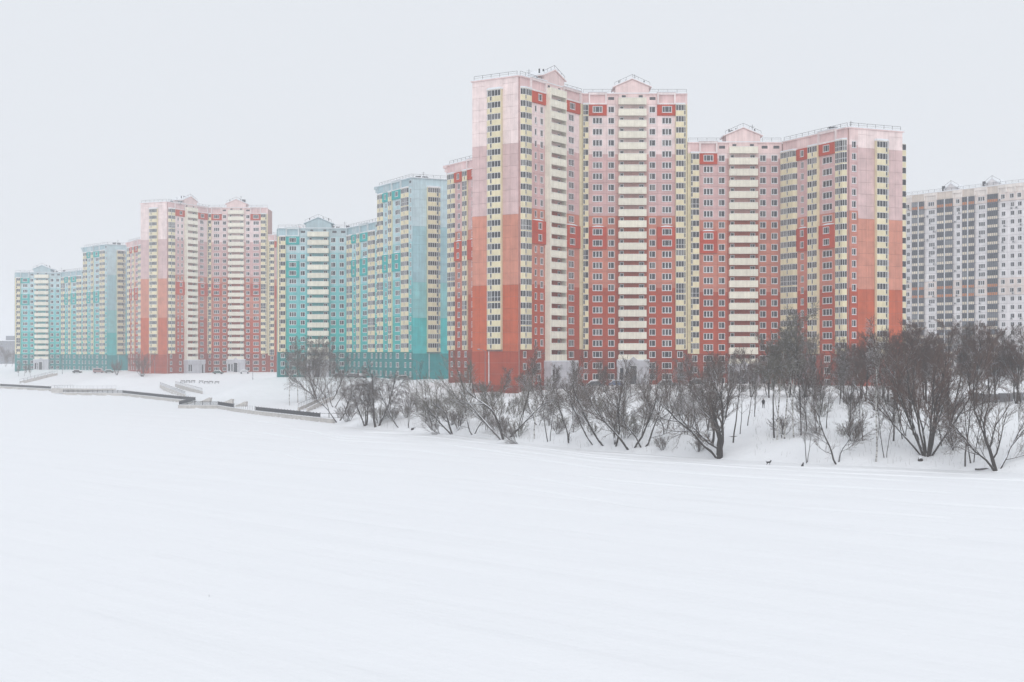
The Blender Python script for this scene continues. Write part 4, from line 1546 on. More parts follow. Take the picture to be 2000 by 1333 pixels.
CARCOL = {'dark': (0.02, 0.022, 0.028), 'rose': (0.30, 0.16, 0.16), 'grey': (0.14, 0.15, 0.16), 'green': (0.06, 0.11, 0.10), 'white': (0.6, 0.6, 0.62), 'blue': (0.05, 0.08, 0.16)}
RUBBER = plain('rubber', (0.02, 0.02, 0.022), 0.8)
def car(x, y, rz, col, label, van=False):
    r = thing('parked_car', label, 'van' if van else 'car', (x, y, zg(x, y) + 0.05), rz, 'snow-covered parked cars')
    pm = plain('car_paint_' + col, CARCOL[col], 0.35, 0.0, 0.5)
    L, W = (4.9, 1.9) if van else (4.4, 1.75)
    H1, H2 = (1.05, 2.1) if van else (0.82, 1.45)
    prof = ([(-L / 2, 0.3), (L / 2, 0.3), (L / 2, H1 - 0.1), (L / 2 - 0.8, H1), (L / 2 - 1.3, H2), (-L / 2 + 0.2, H2), (-L / 2, H1)] if van else
            [(-L / 2, 0.3), (L / 2, 0.3), (L / 2, 0.62), (L / 2 - 1.0, H1 + 0.06), (0.75, H2), (-1.15, H2), (-L / 2 + 0.45, H1 + 0.1), (-L / 2, 0.75)])
    def ext(mb, pf, y0, y1, mi=0, tp=0.0):
        k = len(mb.v)
        n = len(pf)
        mb.v += [(px_, y0 + (tp if pz > H1 + 0.12 else 0), pz) for px_, pz in pf] + [(px_, y1 - (tp if pz > H1 + 0.12 else 0), pz) for px_, pz in pf]
        mb.f.append(tuple(k + i for i in range(n))); mb.m.append(mi)
        mb.f.append(tuple(k + n + i for i in reversed(range(n)))); mb.m.append(mi)
        for i in range(n):
            j = (i + 1) % n
            mb.f.append((k + j, k + i, k + n + i, k + n + j)); mb.m.append(mi)
    mb = MB()
    ext(mb, prof, -W / 2, W / 2, 0, 0.14)
    obj('body', mb.mesh('body', [pm]), r)
    mb = MB()
    xa, xb = (-L / 2 + 0.5, L / 2 - 1.35) if van else (-1.35, 1.1)
    for s in (-1, 1):
        yv, yt = s * (W / 2 + 0.005), s * (W / 2 - 0.12)
        a1, b1, a2, b2 = xa, xb, xa + (0.05 if van else 0.3), xb - (0.3 if van else 0.45)
        qd = [(a1, yv - s * 0.02, H1 + 0.16), (b1, yv - s * 0.02, H1 + 0.16), (b2, yt, H2 - 0.1), (a2, yt, H2 - 0.1)]
        mb.quad(*(qd if s < 0 else qd[::-1]), 0)
    obj('side_windows', mb.mesh('side_windows', [GLASS]), r)
    for sx in (-1, 1):
        for s in (-1, 1):
            mb = MB()
            pts = [(0, -0.1, 0), (0, 0.1, 0)]
            n = 12
            k = len(mb.v)
            for yy in (-0.1, 0.1):
                mb.v += [(0.32 * math.cos(2 * math.pi * i / n), yy, 0.32 * math.sin(2 * math.pi * i / n)) for i in range(n)]
            for i in range(n):
                j = (i + 1) % n
                mb.f.append((k + i, k + j, k + n + j, k + n + i)); mb.m.append(0)
            mb.f.append(tuple(k + i for i in range(n))); mb.m.append(0)
            mb.f.append(tuple(k + n + i for i in reversed(range(n)))); mb.m.append(0)
            if 'wheel' not in CACHE:
                CACHE['wheel'] = mb.mesh('wheel', [RUBBER])
            obj('wheel', CACHE['wheel'], r, (sx * (L / 2 - 0.85), s * (W / 2 - 0.08), 0.32))
    mb = MB()
    top = [(px_, pz + 0.004) for px_, pz in prof[3:7]]
    up = [(px_ * 0.97, pz + 0.16) for px_, pz in top]
    pf = top[::-1] if False else top
    k = len(mb.v)
    n = len(top)
    for yy in (-W / 2 + 0.16, W / 2 - 0.16):
        mb.v += [(a, yy, b) for a, b in top] + [(a, yy * 0.93, b) for a, b in up]
    m_ = 2 * n
    for i in range(n - 1):
        mb.f.append((k + n + i, k + n + i + 1, k + m_ + n + i + 1, k + m_ + n + i)); mb.m.append(0)
        mb.f.append((k + i, k + i + 1, k + n + i + 1, k + n + i)); mb.m.append(0)
        mb.f.append((k + m_ + i + 1, k + m_ + i, k + m_ + n + i, k + m_ + n + i + 1)); mb.m.append(0)
    mb.f.append((k, k + n, k + m_ + n, k + m_)); mb.m.append(0)
    mb.f.append((k + n - 1, k + m_ + n - 1, k + m_ + 2 * n - 1, k + 2 * n - 1)); mb.m.append(0)
    obj('snow_cover', mb.mesh('snow_cover', [SNOW], True), r)

car(-205.4, 671.8, 0.2, 'dark', 'dark snow-capped car before the farthest teal block')
car(-193.0, 664.0, 0.1, 'rose', 'rosy snow-capped van before the farthest teal tower', True)
car(-187.0, 660.5, 0.15, 'green', 'greenish snow-capped car right of the rosy van')
car(-57.0, 470.0, 0.1, 'dark', 'dark snow-capped car, left of three before the low teal block')
car(-52.0, 463.0, 0.2, 'grey', 'grey snow-capped car, middle of three before the low teal block')
car(-48.5, 453.0, -1.0, 'dark', 'dark snow-capped car, right of three before the low teal block')
car(-32.5, 425.0, 0.2, 'green', 'greenish snow-capped car at the corner of the teal tower')
car(20.2, 343.5, 0.1, 'dark', 'dark snow-capped car by the left porch of the tallest block')
car(25.5, 342.5, 0.0, 'blue', 'blue snow-capped car between the porches of the tallest block')
car(37.0, 338.5, 0.1, 'grey', 'grey snow-capped car right of the arched porch of the tallest block')
car(44.0, 336.5, -0.1, 'dark', 'dark snow-capped car at the right end of the tallest block')
car(-122.3, 592.0, 0.0, 'green', 'hazy greenish car before the pale coral block')
car(-111.0, 590.5, 0.1, 'white', 'hazy whitish car right of the arched porch of the pale coral block')

o = obj('dead_stalk', None)
bpy.data.objects.remove(o)
mb = MB()
mb.tube([(0, 0, -0.1), (0.01, 0, 0.07), (0.02, 0.01, 0.13)], [0.012, 0.010, 0.006], 5)
mb.tube([(0.01, 0, 0.07), (-0.03, 0.02, 0.11)], [0.008, 0.005], 4)
tag(obj('dead_stalk', mb.mesh('dead_stalk', [BENCHWOOD]), None, (-19.9, 93.4, 0)), 'tiny dark stalk poking from the open snow of the river', 'stalk')

# ------------------------------------------------------------------ bare trees and scrub
def bark_mat(name, col, snow=0.0, birch=False):
    m = bpy.data.materials.new(name)
    m.use_nodes = True
    n, l = m.node_tree.nodes, m.node_tree.links
    b = n['Principled BSDF']
    b.inputs['Roughness'].default_value = 0.9
    b.inputs['Specular IOR Level'].default_value = 0.15
    geo = n.new('ShaderNodeNewGeometry')
    ns = n.new('ShaderNodeTexNoise')
    ns.inputs['Detail'].default_value = 4
    mp = n.new('ShaderNodeMapping')
    mp.inputs['Scale'].default_value = (1.2, 1.2, 3.0) if birch else (3, 3, 1.2)
    l.new(geo.outputs['Position'], mp.inputs['Vector'])
    l.new(mp.outputs[0], ns.inputs['Vector'])
    ns.inputs['Scale'].default_value = 1.6
    cr = n.new('ShaderNodeValToRGB')
    e = cr.color_ramp.elements
    if birch:
        e[0].position, e[0].color = 0.40, (0.035, 0.033, 0.035, 1)
        e[1].position, e[1].color = 0.50, (*col, 1)
    else:
        e[0].position, e[0].color = 0.3, tuple(c * 0.6 for c in col) + (1,)
        e[1].position, e[1].color = 0.7, tuple(c * 1.4 for c in col) + (1,)
    l.new(ns.outputs[0], cr.inputs[0])
    src = cr.outputs[0]
    if snow:
        sp = n.new('ShaderNodeSeparateXYZ')
        l.new(geo.outputs['Normal'], sp.inputs[0])
        n2 = n.new('ShaderNodeTexNoise')
        n2.inputs['Scale'].default_value = 1.3
        l.new(geo.outputs['Position'], n2.inputs['Vector'])
        ad = n.new('ShaderNodeMath'); ad.operation = 'MULTIPLY_ADD'
        ad.inputs[1].default_value = 0.8
        l.new(n2.outputs[0], ad.inputs[0]); l.new(sp.outputs[2], ad.inputs[2])
        mr = n.new('ShaderNodeMapRange')
        mr.inputs['From Min'].default_value = 1.12 - snow
        mr.inputs['From Max'].default_value = 1.22 - snow
        l.new(ad.outputs[0], mr.inputs['Value'])
        mx = n.new('ShaderNodeMixRGB')
        mx.inputs['Color2'].default_value = (0.8, 0.82, 0.86, 1)
        l.new(mr.outputs[0], mx.inputs['Fac']); l.new(src, mx.inputs['Color1'])
        src = mx.outputs[0]
    l.new(src, b.inputs['Base Color'])
    return m

BARK = bark_mat('bark', (0.042, 0.034, 0.030), 0.34)
TWIG = bark_mat('twig', (0.096, 0.065, 0.050), 0.10)
TWIG_RED = bark_mat('twig_red', (0.118, 0.066, 0.050), 0.0)
TWIG_OLIVE = bark_mat('twig_olive', (0.14, 0.122, 0.092), 0.02)
BIRCH = bark_mat('birch_bark', (0.52, 0.51, 0.49), 0.0, True)

def tubes_mesh(name, branches, mats):
    """All tubes of one part as one mesh; branch = (points, r0, r1, sides, material)."""
    groups = {}
    for pts, r0, r1, sides, mi in branches:
        groups.setdefault((len(pts), sides, mi), []).append((pts, r0, r1))
    V, F, M = [], [], []
    base = 0
    for (n, s, mi), items in groups.items():
        P = np.array([q[0] for q in items])                         # b n 3
        r = np.array([np.linspace(q[1], q[2], n) for q in items])   # b n
        t = np.empty_like(P)
        t[:, 1:-1] = P[:, 2:] - P[:, :-2]
        t[:, 0] = P[:, 1] - P[:, 0]
        t[:, -1] = P[:, -1] - P[:, -2]
        t /= np.linalg.norm(t, axis=2, keepdims=True) + 1e-9
        a = np.cross(t, np.array([0.31, 0.93, 0.2]))
        a /= np.linalg.norm(a, axis=2, keepdims=True) + 1e-9
        b = np.cross(t, a)
        ang = np.arange(s) * 2 * math.pi / s
        ring = P[:, :, None, :] + r[:, :, None, None] * (a[:, :, None, :] * np.cos(ang)[None, None, :, None] + b[:, :, None, :] * np.sin(ang)[None, None, :, None])
        nb = len(items)
        V.append(ring.reshape(-1, 3))
        idx = np.arange(nb * n * s).reshape(nb, n, s) + base
        i0 = idx[:, :-1, :]; i1 = idx[:, 1:, :]
        q = np.stack([i0, np.roll(i0, -1, 2), np.roll(i1, -1, 2), i1], -1).reshape(-1, 4)
        F.append(q)
        M.append(np.full(len(q), mi, dtype=np.int32))
        base += nb * n * s
    V = np.concatenate(V).astype(np.float32); F = np.concatenate(F).astype(np.int32); M = np.concatenate(M)
    me = bpy.data.meshes.new(name)
    me.vertices.add(len(V)); me.vertices.foreach_set('co', V.ravel())
    me.loops.add(len(F) * 4); me.loops.foreach_set('vertex_index', F.ravel())
    me.polygons.add(len(F)); me.polygons.foreach_set('loop_start', np.arange(0, len(F) * 4, 4, dtype=np.int32))
    for mt in mats:
        me.materials.append(mt)
    me.polygons.foreach_set('material_index', M)
    me.polygons.foreach_set('use_smooth', np.ones(len(F), dtype=bool))
    me.update(calc_edges=True)
    return me

def grow(rng, out, p, d, L, r, lv, lvl):
    S = lv[lvl]
    n = S.get('seg', 3)
    x, y, z = p
    dx, dy, dz = d
    pts = [(x, y, z)]
    dirs = []
    wob_, up, st = S.get('wob', 0.15), S.get('up', 0.0), L / n
    g = rng.gauss
    for i in range(n):
        dx += g(0, wob_); dy += g(0, wob_); dz += g(0, wob_) + up
        q = 1.0 / math.sqrt(dx * dx + dy * dy + dz * dz + 1e-9)
        dx *= q; dy *= q; dz *= q
        x += dx * st; y += dy * st; z += dz * st
        pts.append((x, y, z)); dirs.append((dx, dy, dz))
    r1 = r * S.get('taper', 0.35)
    out.append((lvl, pts, r, r1))
    if lvl + 1 >= len(lv):
        return
    C = lv[lvl + 1]
    k = max(1, int(C['n'] * rng.uniform(0.75, 1.25) + 0.5))
    lo = C.get('lo', 0.2)
    for j in range(k):
        t = lo + (0.99 - lo) * (j + rng.random()) / k
        f = t * n
        i = min(int(f), n - 1)
        u = f - i
        a, b = pts[i], pts[i + 1]
        pp = (a[0] + (b[0] - a[0]) * u, a[1] + (b[1] - a[1]) * u, a[2] + (b[2] - a[2]) * u)
        ex, ey, ez = dirs[i]
        vx, vy, vz = g(0, 1), g(0, 1), g(0, 1)
        dot = vx * ex + vy * ey + vz * ez
        vx -= dot * ex; vy -= dot * ey; vz -= dot * ez
        q = 1.0 / math.sqrt(vx * vx + vy * vy + vz * vz + 1e-9)
        an = math.radians(C['ang'] * rng.uniform(0.6, 1.35))
        c, s = math.cos(an), math.sin(an) * q
        Lc = L * C['len'] * (1 - C.get('fall', 0.5) * t) * rng.uniform(0.65, 1.25)
        rt = r + (r1 - r) * t
        grow(rng, out, pp, (ex * c + vx * s, ey * c + vy * s, ez * c + vz * s), Lc, max(min(rt * 0.75, r * C.get('rr', 0.5)), C.get('rmin', 0.01)), lv, lvl + 1)

def tree_variant(seed, stems, lv, trunk_mat, twig_mat, split=2):
    """Meshes of trunk (with its limbs) and crown (branches and twigs)."""
    rng = random.Random(seed)
    out = []
    for lean, az, L, r, off in stems:
        a, b = math.radians(lean), math.radians(az)
        grow(rng, out, (math.cos(b) * off, math.sin(b) * off, -0.25), (math.sin(a) * math.cos(b), math.sin(a) * math.sin(b), math.cos(a)), L, r, lv, 0)
    tr, cr = [], []
    for lvl, pts, r0, r1 in out:
        (tr if lvl < split else cr).append((pts, r0, r1, 7 if lvl == 0 else 5 if lvl == 1 else 3, 0))
    return tubes_mesh('trunk', tr, [trunk_mat]), tubes_mesh('crown', cr, [twig_mat])

W4 = dict(n=3, ang=27, len=0.72, seg=2, wob=0.10, rmin=0.0088, up=0.05, fall=0.4)
WILLOW = [dict(seg=8, wob=0.13, up=0.05, taper=0.35), dict(n=7, ang=38, len=0.80, seg=6, wob=0.14, up=0.07, lo=0.18, rr=0.42, fall=0.45),
          dict(n=8, ang=33, len=0.60, seg=5, wob=0.13, up=0.06, lo=0.12, rr=0.48, rmin=0.02), dict(n=7, ang=31, len=0.60, seg=3, wob=0.12, up=0.05, lo=0.1, rr=0.45, rmin=0.012), W4]
FANBUSH = [dict(seg=6, wob=0.06, up=0.04, taper=0.3), dict(n=6, ang=24, len=0.55, seg=4, wob=0.1, up=0.06, lo=0.2, rr=0.5),
           dict(n=7, ang=28, len=0.55, seg=3, wob=0.12, up=0.05, lo=0.1), dict(n=5, ang=28, len=0.6, seg=2, wob=0.12, rmin=0.012)]
FAN5 = FANBUSH + [dict(n=3, ang=27, len=0.7, seg=2, wob=0.12, rmin=0.012)]
DENSE = [dict(seg=8, wob=0.06, up=0.05, taper=0.18), dict(n=20, ang=40, len=0.46, fall=0.45, seg=5, wob=0.1, up=0.09, lo=0.2, rr=0.34),
         dict(n=9, ang=34, len=0.55, seg=4, wob=0.12, up=0.07, lo=0.12, rr=0.40), dict(n=8, ang=32, len=0.58, seg=3, wob=0.13, up=0.05, lo=0.1, rmin=0.0115),
         dict(n=4, ang=28, len=0.72, seg=2, wob=0.12, up=0.04, rmin=0.009)]
BIRCHL = [dict(seg=9, wob=0.035, up=0.05, taper=0.15), dict(n=20, ang=32, len=0.30, fall=0.5, seg=5, wob=0.08, up=0.07, lo=0.42, rr=0.24),
          dict(n=9, ang=34, len=0.55, seg=4, wob=0.12, up=0.0, lo=0.15, rr=0.38), dict(n=9, ang=32, len=0.62, seg=3, wob=0.12, up=-0.07, lo=0.1, rmin=0.015),
          dict(n=4, ang=28, len=0.7, seg=2, wob=0.10, up=-0.12, rmin=0.0145)]
THIN = [dict(seg=7, wob=0.06, up=0.03, taper=0.2), dict(n=11, ang=34, len=0.36, seg=4, wob=0.10, up=0.08, lo=0.3, rr=0.36),
        dict(n=6, ang=32, len=0.55, seg=3, wob=0.12, up=0.04, lo=0.15), dict(n=5, ang=30, len=0.6, seg=2, wob=0.12, rmin=0.010), dict(n=3, ang=28, len=0.7, seg=2, wob=0.12, rmin=0.009)]
POLE = [THIN[0]] + [dict(THIN[1], lo=0.55)] + THIN[2:]
WEEP = [dict(seg=6, wob=0.07, up=0.04, taper=0.35), dict(n=10, ang=40, len=0.6, seg=4, wob=0.1, up=0.08, lo=0.3, rr=0.42),
        dict(n=10, ang=45, len=0.6, seg=4, wob=0.1, up=-0.12, lo=0.15, rr=0.32), dict(n=12, ang=30, len=0.85, seg=4, wob=0.08, up=-0.32, lo=0.1, rmin=0.013)]

VAR = {}
def variants():
    # (height the variant is drawn for, trunk mesh, crown mesh)
    def add(key, h, *a, **k):
        tm, cm = tree_variant(*a, **k)
        z = np.empty(len(cm.vertices) * 3); cm.vertices.foreach_get('co', z)
        VAR[key] = (float(np.percentile(z[2::3], 99.5)), tm, cm)
    add('willow_a', 11.0, 11, [(10, 200, 5.6, 0.187, 0.05), (36, 20, 6.5, 0.122, 0.15), (40, 190, 5.8, 0.108, 0.1)], WILLOW, BARK, TWIG)
    add('willow_b', 11.0, 12, [(26, 180, 6.8, 0.130, 0.2), (24, 10, 6.8, 0.115, 0.2)], WILLOW, BARK, TWIG)
    add('willow_c', 11.0, 13, [(40, 165, 6.6, 0.115, 0.2), (10, 120, 6.4, 0.130, 0.1), (38, 340, 6.2, 0.108, 0.2)], WILLOW, BARK, TWIG_OLIVE)
    add('willow_d', 10.0, 14, [(24, 0, 6.2, 0.108, 0.1), (18, 190, 5.4, 0.094, 0.15)], WILLOW, BARK, TWIG)
    add('willow_fork', 13.0, 15, [(5, 60, 5.0, 0.33, 0.0), (27, 180, 7.0, 0.15, 0.1), (20, 300, 7.2, 0.13, 0.1)], WILLOW, BARK, TWIG)
    add('leaner', 8.5, 16, [(34, 175, 7.5, 0.122, 0.0)], WILLOW, BARK, TWIG)
    add('fallen', 6.0, 17, [(56, 178, 7.0, 0.115, 0.0), (72, 190, 4.0, 0.072, 0.1)], WILLOW, BARK, TWIG)
    add('fan', 11.0, 18, [(rl, az, 6.0 + 2 * ((az * 7) % 10) / 10, 0.085, 0.2) for rl, az in zip((6, 14, 22, 30, 38, 12, 26, 36, 18, 32), range(0, 360, 36))], FAN5, BARK, TWIG_RED)
    add('dense_a', 14.0, 21, [(3, 40, 12.0, 0.158, 0.0)], DENSE, BARK, TWIG_RED)
    add('dense_b', 13.0, 22, [(6, 200, 10.5, 0.144, 0.1), (16, 20, 9.0, 0.108, 0.2)], DENSE, BARK, TWIG_RED)
    add('dense_c', 12.0, 23, [(5, 300, 10.2, 0.130, 0.0)], DENSE, BARK, TWIG)
    add('birch_a', 18.0, 31, [(2, 60, 17.0, 0.144, 0.0)], BIRCHL, BIRCH, TWIG_OLIVE, split=1)
    add('birch_b', 18.0, 32, [(5, 190, 16.8, 0.130, 0.0)], BIRCHL, BIRCH, TWIG, split=2)
    add('birch_c', 18.0, 33, [(3, 330, 16.5, 0.115, 0.0), (8, 30, 13, 0.079, 0.3)], BIRCHL, BIRCH, TWIG_OLIVE, split=2)
    add('thin_a', 10.0, 41, [(7, 10, 9.0, 0.072, 0.0)], THIN, BARK, TWIG)
    add('thin_b', 10.0, 42, [(10, 170, 9.0, 0.072, 0.1), (8, 350, 8.0, 0.058, 0.2)], THIN, BARK, TWIG)
    add('pole', 10.0, 43, [(3, 10, 9.0, 0.085, 0.0)], POLE, BARK, TWIG)
    add('weep_a', 9.5, 51, [(12, 200, 6.5, 0.144, 0.1), (20, 10, 6.0, 0.122, 0.2), (14, 120, 5.5, 0.101, 0.2)], WEEP, BARK, TWIG)
    add('shrub_a', 3.2, 61, [(rl, az, 2.6, 0.035, 0.12) for rl, az in zip((8, 20, 30, 14, 38, 26, 10, 34, 22, 42), range(0, 360, 36))], FANBUSH, BARK, TWIG, split=1)
    add('shrub_b', 2.6, 62, [(rl, az, 2.2, 0.03, 0.15) for rl, az in zip((15, 30, 40, 20, 48, 36, 10, 44), range(0, 360, 45))], FANBUSH, BARK, TWIG_OLIVE, split=1)
variants()

def plant(kind, x, y, h, label, rz=0.0, group=None, name='bare_tree', cat='tree', tilt=0.0, wide=1.0):
    h0, tm, cm = VAR[kind]
    s = h / h0
    r = thing(name, label, cat, (x, y, zg(x, y)), R(rz), group)
    r.scale = (s * wide, s * wide, s)
    r.rotation_euler = (0, R(tilt), R(rz))
    low = name in ('shrub', 'hedge_bush')
    obj('stems' if low else 'trunk', tm, r)
    obj('twigs' if low else 'crown', cm, r)
    return r

SH = 'trees along the frozen shore'
shore = [
    ('willow_a', 65.3, 191.6, 11.2, 'stout dark willow with snow-lined limbs at the right edge of the shore', 0),
    ('thin_a', 62.0, 194.6, 14.5, 'tall straight dark trunk just left of the stout right-edge willow', 40),
    ('thin_b', 63.2, 195.5, 11.5, 'slim dark tree between the stout right-edge willow and the tall straight trunk', 20),
    ('fan', 58.7, 201.2, 15.0, 'many-stemmed tree fanning out of one root left of the straight trunk', 10),
    ('birch_b', 51.6, 201.6, 18.0, 'tall white birch leaning slightly, nearest the ice on the right', 170),
    ('thin_b', 53.2, 202.8, 8.5, 'small twisted tree at the foot of the tall leaning birch', 0),
    ('willow_d', 46.6, 203.8, 9.2, 'low crooked two-stemmed willow at the edge of the ice near the sitting dog', 200),
    ('thin_b', 42.8, 206.5, 8.0, 'thin pair of stems right beside the sitting dog', 60),
    ('birch_a', 41.1, 220.5, 17.5, 'leftmost of three white birches above the snowy mound', 0),
    ('birch_c', 42.4, 221.4, 18.6, 'middle and tallest of three white birches above the snowy mound', 120),
    ('birch_b', 43.9, 221.6, 17.4, 'rightmost of three white birches above the snowy mound', 300),
    ('pole', 40.9, 221.8, 15.0, 'thin dark tree directly left of the three birches', 90),
    ('pole', 45.2, 222.5, 14.5, 'thin dark tree directly right of the three birches', 250),
    ('willow_fork', 31.4, 215.2, 14.0, 'thick forked old willow standing at the ice, trunk swollen at the base', 5),
    ('thin_a', 29.0, 220.0, 12.6, 'slim trunk leaning left beside the forked old willow', 190),
    ('willow_b', 31.2, 222.4, 12.0, 'tangled tree directly behind the forked old willow', 100),
    ('pole', 34.8, 224.0, 13.5, 'slender straight stem right behind the forked old willow', 30),
    ('willow_d', 21.1, 229.0, 10.4, 'right-leaning willow beside the open snowy track', 340),
    ('willow_b', 19.2, 229.4, 12.2, 'wide two-stemmed willow left of the right-leaning one', 15),
    ('willow_d', 16.9, 232.8, 12.8, 'upright dark willow in the middle of the shore row', 80),
    ('leaner', 15.3, 234.4, 13.4, 'tall willow bending left in the middle of the shore row', 10),
    ('leaner', 13.7, 236.9, 11.0, 'thinner willow arching far left below the arched porch', -12),
    ('thin_b', 6.4, 248.8, 11.0, 'small forked tree standing alone below the left porch', 0),
    ('birch_b', 4.0, 254.0, 15.0, 'thin pale birch below the corner of the tallest block', 60),
    ('fallen', 2.3, 250.4, 6.4, 'snow-lined trunk leaning low to the left over the ice', 0),
    ('willow_c', -1.4, 262.0, 13.8, 'broad many-limbed willow below the end wall of the tallest block', 0),
    ('willow_c', -11.6, 280.2, 10.2, 'spreading olive willow left of the broad many-limbed one', 60),
    ('fallen', -12.9, 279.6, 5.4, 'low trunk lying out to the left from the spreading olive willow', 8),
    ('thin_b', -21.4, 293.4, 8.0, 'little tree with a stump at its foot between weeping and olive willows', 100),
    ('leaner', -23.4, 295.4, 10.6, 'dark willow leaning left right of the weeping willows', 0),
    ('weep_a', -28.5, 298.8, 12.0, 'taller weeping willow with hanging twigs below the teal tower', 0),
    ('weep_a', -31.0, 301.5, 9.4, 'shorter weeping willow with hanging twigs, left of the taller one', 140),
    ('willow_b', -39.6, 323.4, 10.4, 'curved two-stemmed willow at the end of the quay railing', 0),
    ('willow_d', -7.5, 274.0, 8.6, 'small willow filling the gap between the olive and the broad willow', 140),
    ('thin_a', -15.6, 290.0, 9.5, 'slim upright tree behind the olive willow', 20),
    ('thin_a', -17.8, 296.0, 11.5, 'thin straight tree on the bank before the teal gable end', 200),
    ('willow_d', 9.8, 243.5, 9.0, 'low bushy willow right of the small forked tree', 240),
    ('willow_d', 25.0, 233.0, 8.0, 'small willow on the bank above the right-leaning one', 40),
]
for k, x, y, h, lb, rz in shore:
    plant(k, x, y, h * 1.14, lb, rz, SH)

for k, x, y, h, lb, rz in [
    ('thin_a', 37.3, 232.8, 10.9, 'upright thin tree just right of the forked old willow', 300),
    ('pole', 39.4, 238.0, 10.0, 'slender upright tree in the group left of the walker', 17),
    ('thin_b', 41.5, 243.5, 9.2, 'short upright tree closest on the left of the walker', 95),
    ('dense_c', 46.8, 226.0, 11.6, 'upright bare tree right of the three birches', 291),
    ('thin_b', 47.6, 221.2, 10.4, 'forked upright tree behind the crooked low willow', 321),
    ('thin_a', 50.1, 226.5, 10.8, 'slim upright tree above the crooked low willow', 53),
    ('dense_c', 51.9, 218.5, 10.4, 'bushy upright tree between the crooked willow and the leaning birch', 120),
    ('thin_a', 52.5, 212.8, 10.1, 'slim tree directly left of the tall leaning birch', 142),
    ('dense_c', 57.0, 212.5, 13.2, 'bushy upright tree directly right of the tall leaning birch', 309),
    ('thin_b', 58.5, 212.5, 12.1, 'forked upright tree halfway between the leaning birch and the fan tree', 4),
    ('dense_a', 60.3, 213.5, 12.3, 'tall dense tree directly left of the many-stemmed fan tree', 71),
    ('thin_a', 62.7, 207.5, 12.8, 'slim upright tree right of the many-stemmed fan tree', 159),
    ('dense_c', 62.7, 202.0, 11.6, 'dense upright tree behind the tall straight trunk', 159),
    ('thin_b', 28.6, 233.8, 10.9, 'forked upright tree at the right side of the open track', 338),
    ('thin_a', 28.3, 241.5, 9.1, 'slim upright tree high on the right side of the open track', 327),
    ('dense_c', 57.2, 248.2, 8.0, 'bushy tree on the bank top above the leaning birch', 316),
    ('dense_b', 52.3, 242.0, 8.3, 'dense bushy tree on the bank top right of the birches', 135),
    ('thin_a', 10.8, 250.0, 9.5, 'slim upright tree above the arching thin willow', 39),
    ('thin_b', -4.9, 274.5, 9.4, 'forked upright tree above the gap left of the broad willow', 181),
    ('thin_a', -18.0, 294.8, 8.3, 'slim upright tree between the lamp post and the olive willow', 306),
]:
    plant(k, x, y, h, lb, rz, SH)

BI = 'birches behind the quay'
for k, x, y, h, lb, rz in [
    ('birch_b', -61.6, 394.0, 18.4, 'front left birch of the clump behind the quay, bending at its foot', 20),
    ('birch_a', -60.6, 402.5, 18.8, 'second birch from the left in the clump behind the quay', 80),
    ('birch_c', -59.4, 410.8, 18.6, 'third birch from the left in the clump behind the quay', 200),
    ('birch_a', -57.6, 412.5, 18.0, 'fourth birch from the left in the clump behind the quay', 290),
    ('willow_a', -56.4, 411.0, 14.5, 'dark forked tree among the birches behind the quay', 10),
    ('birch_b', -53.6, 407.2, 17.8, 'fifth birch of the clump, right of the dark forked tree', 130),
    ('birch_c', -55.0, 409.5, 17.6, 'birch between the dark forked tree and the fifth birch of the clump', 80),
    ('willow_b', -50.6, 396.0, 13.0, 'dark two-stemmed tree right of the birch clump above the stairway', 30),
    ('willow_d', -46.5, 372.0, 10.5, 'small dark willow between the birch clump and the quay end', 150),
    ('birch_b', -51.0, 402.0, 16.4, 'rightmost birch of the clump behind the quay', 310)]:
    plant(k, x, y, h, lb, rz, BI)

for k, x, y, h, lb, rz in [
    ('fan', -154.1, 592.8, 11.0, 'lone bare tree before the end wall of the pale coral block', 30),
    ('fan', -173.3, 623.8, 7.2, 'small lone bare tree before the farthest teal tower', 0),
    ('dense_c', -241.3, 695.2, 7.0, 'left small tree of three at the foot of the farthest teal block', 0),
    ('dense_c', -237.0, 691.0, 6.3, 'middle small tree of three at the foot of the farthest teal block', 100),
    ('dense_b', -317.0, 890.0, 13.0, 'faint tree at the extreme left before the distant grey block', 0),
    ('dense_c', -309.5, 880.0, 10.0, 'faint tree between the distant grey block and the farthest teal block', 90),
    ('dense_c', -232.0, 685.5, 6.0, 'right small tree of three at the foot of the farthest teal block', 220)]:
    plant(k, x, y, h, lb, rz)

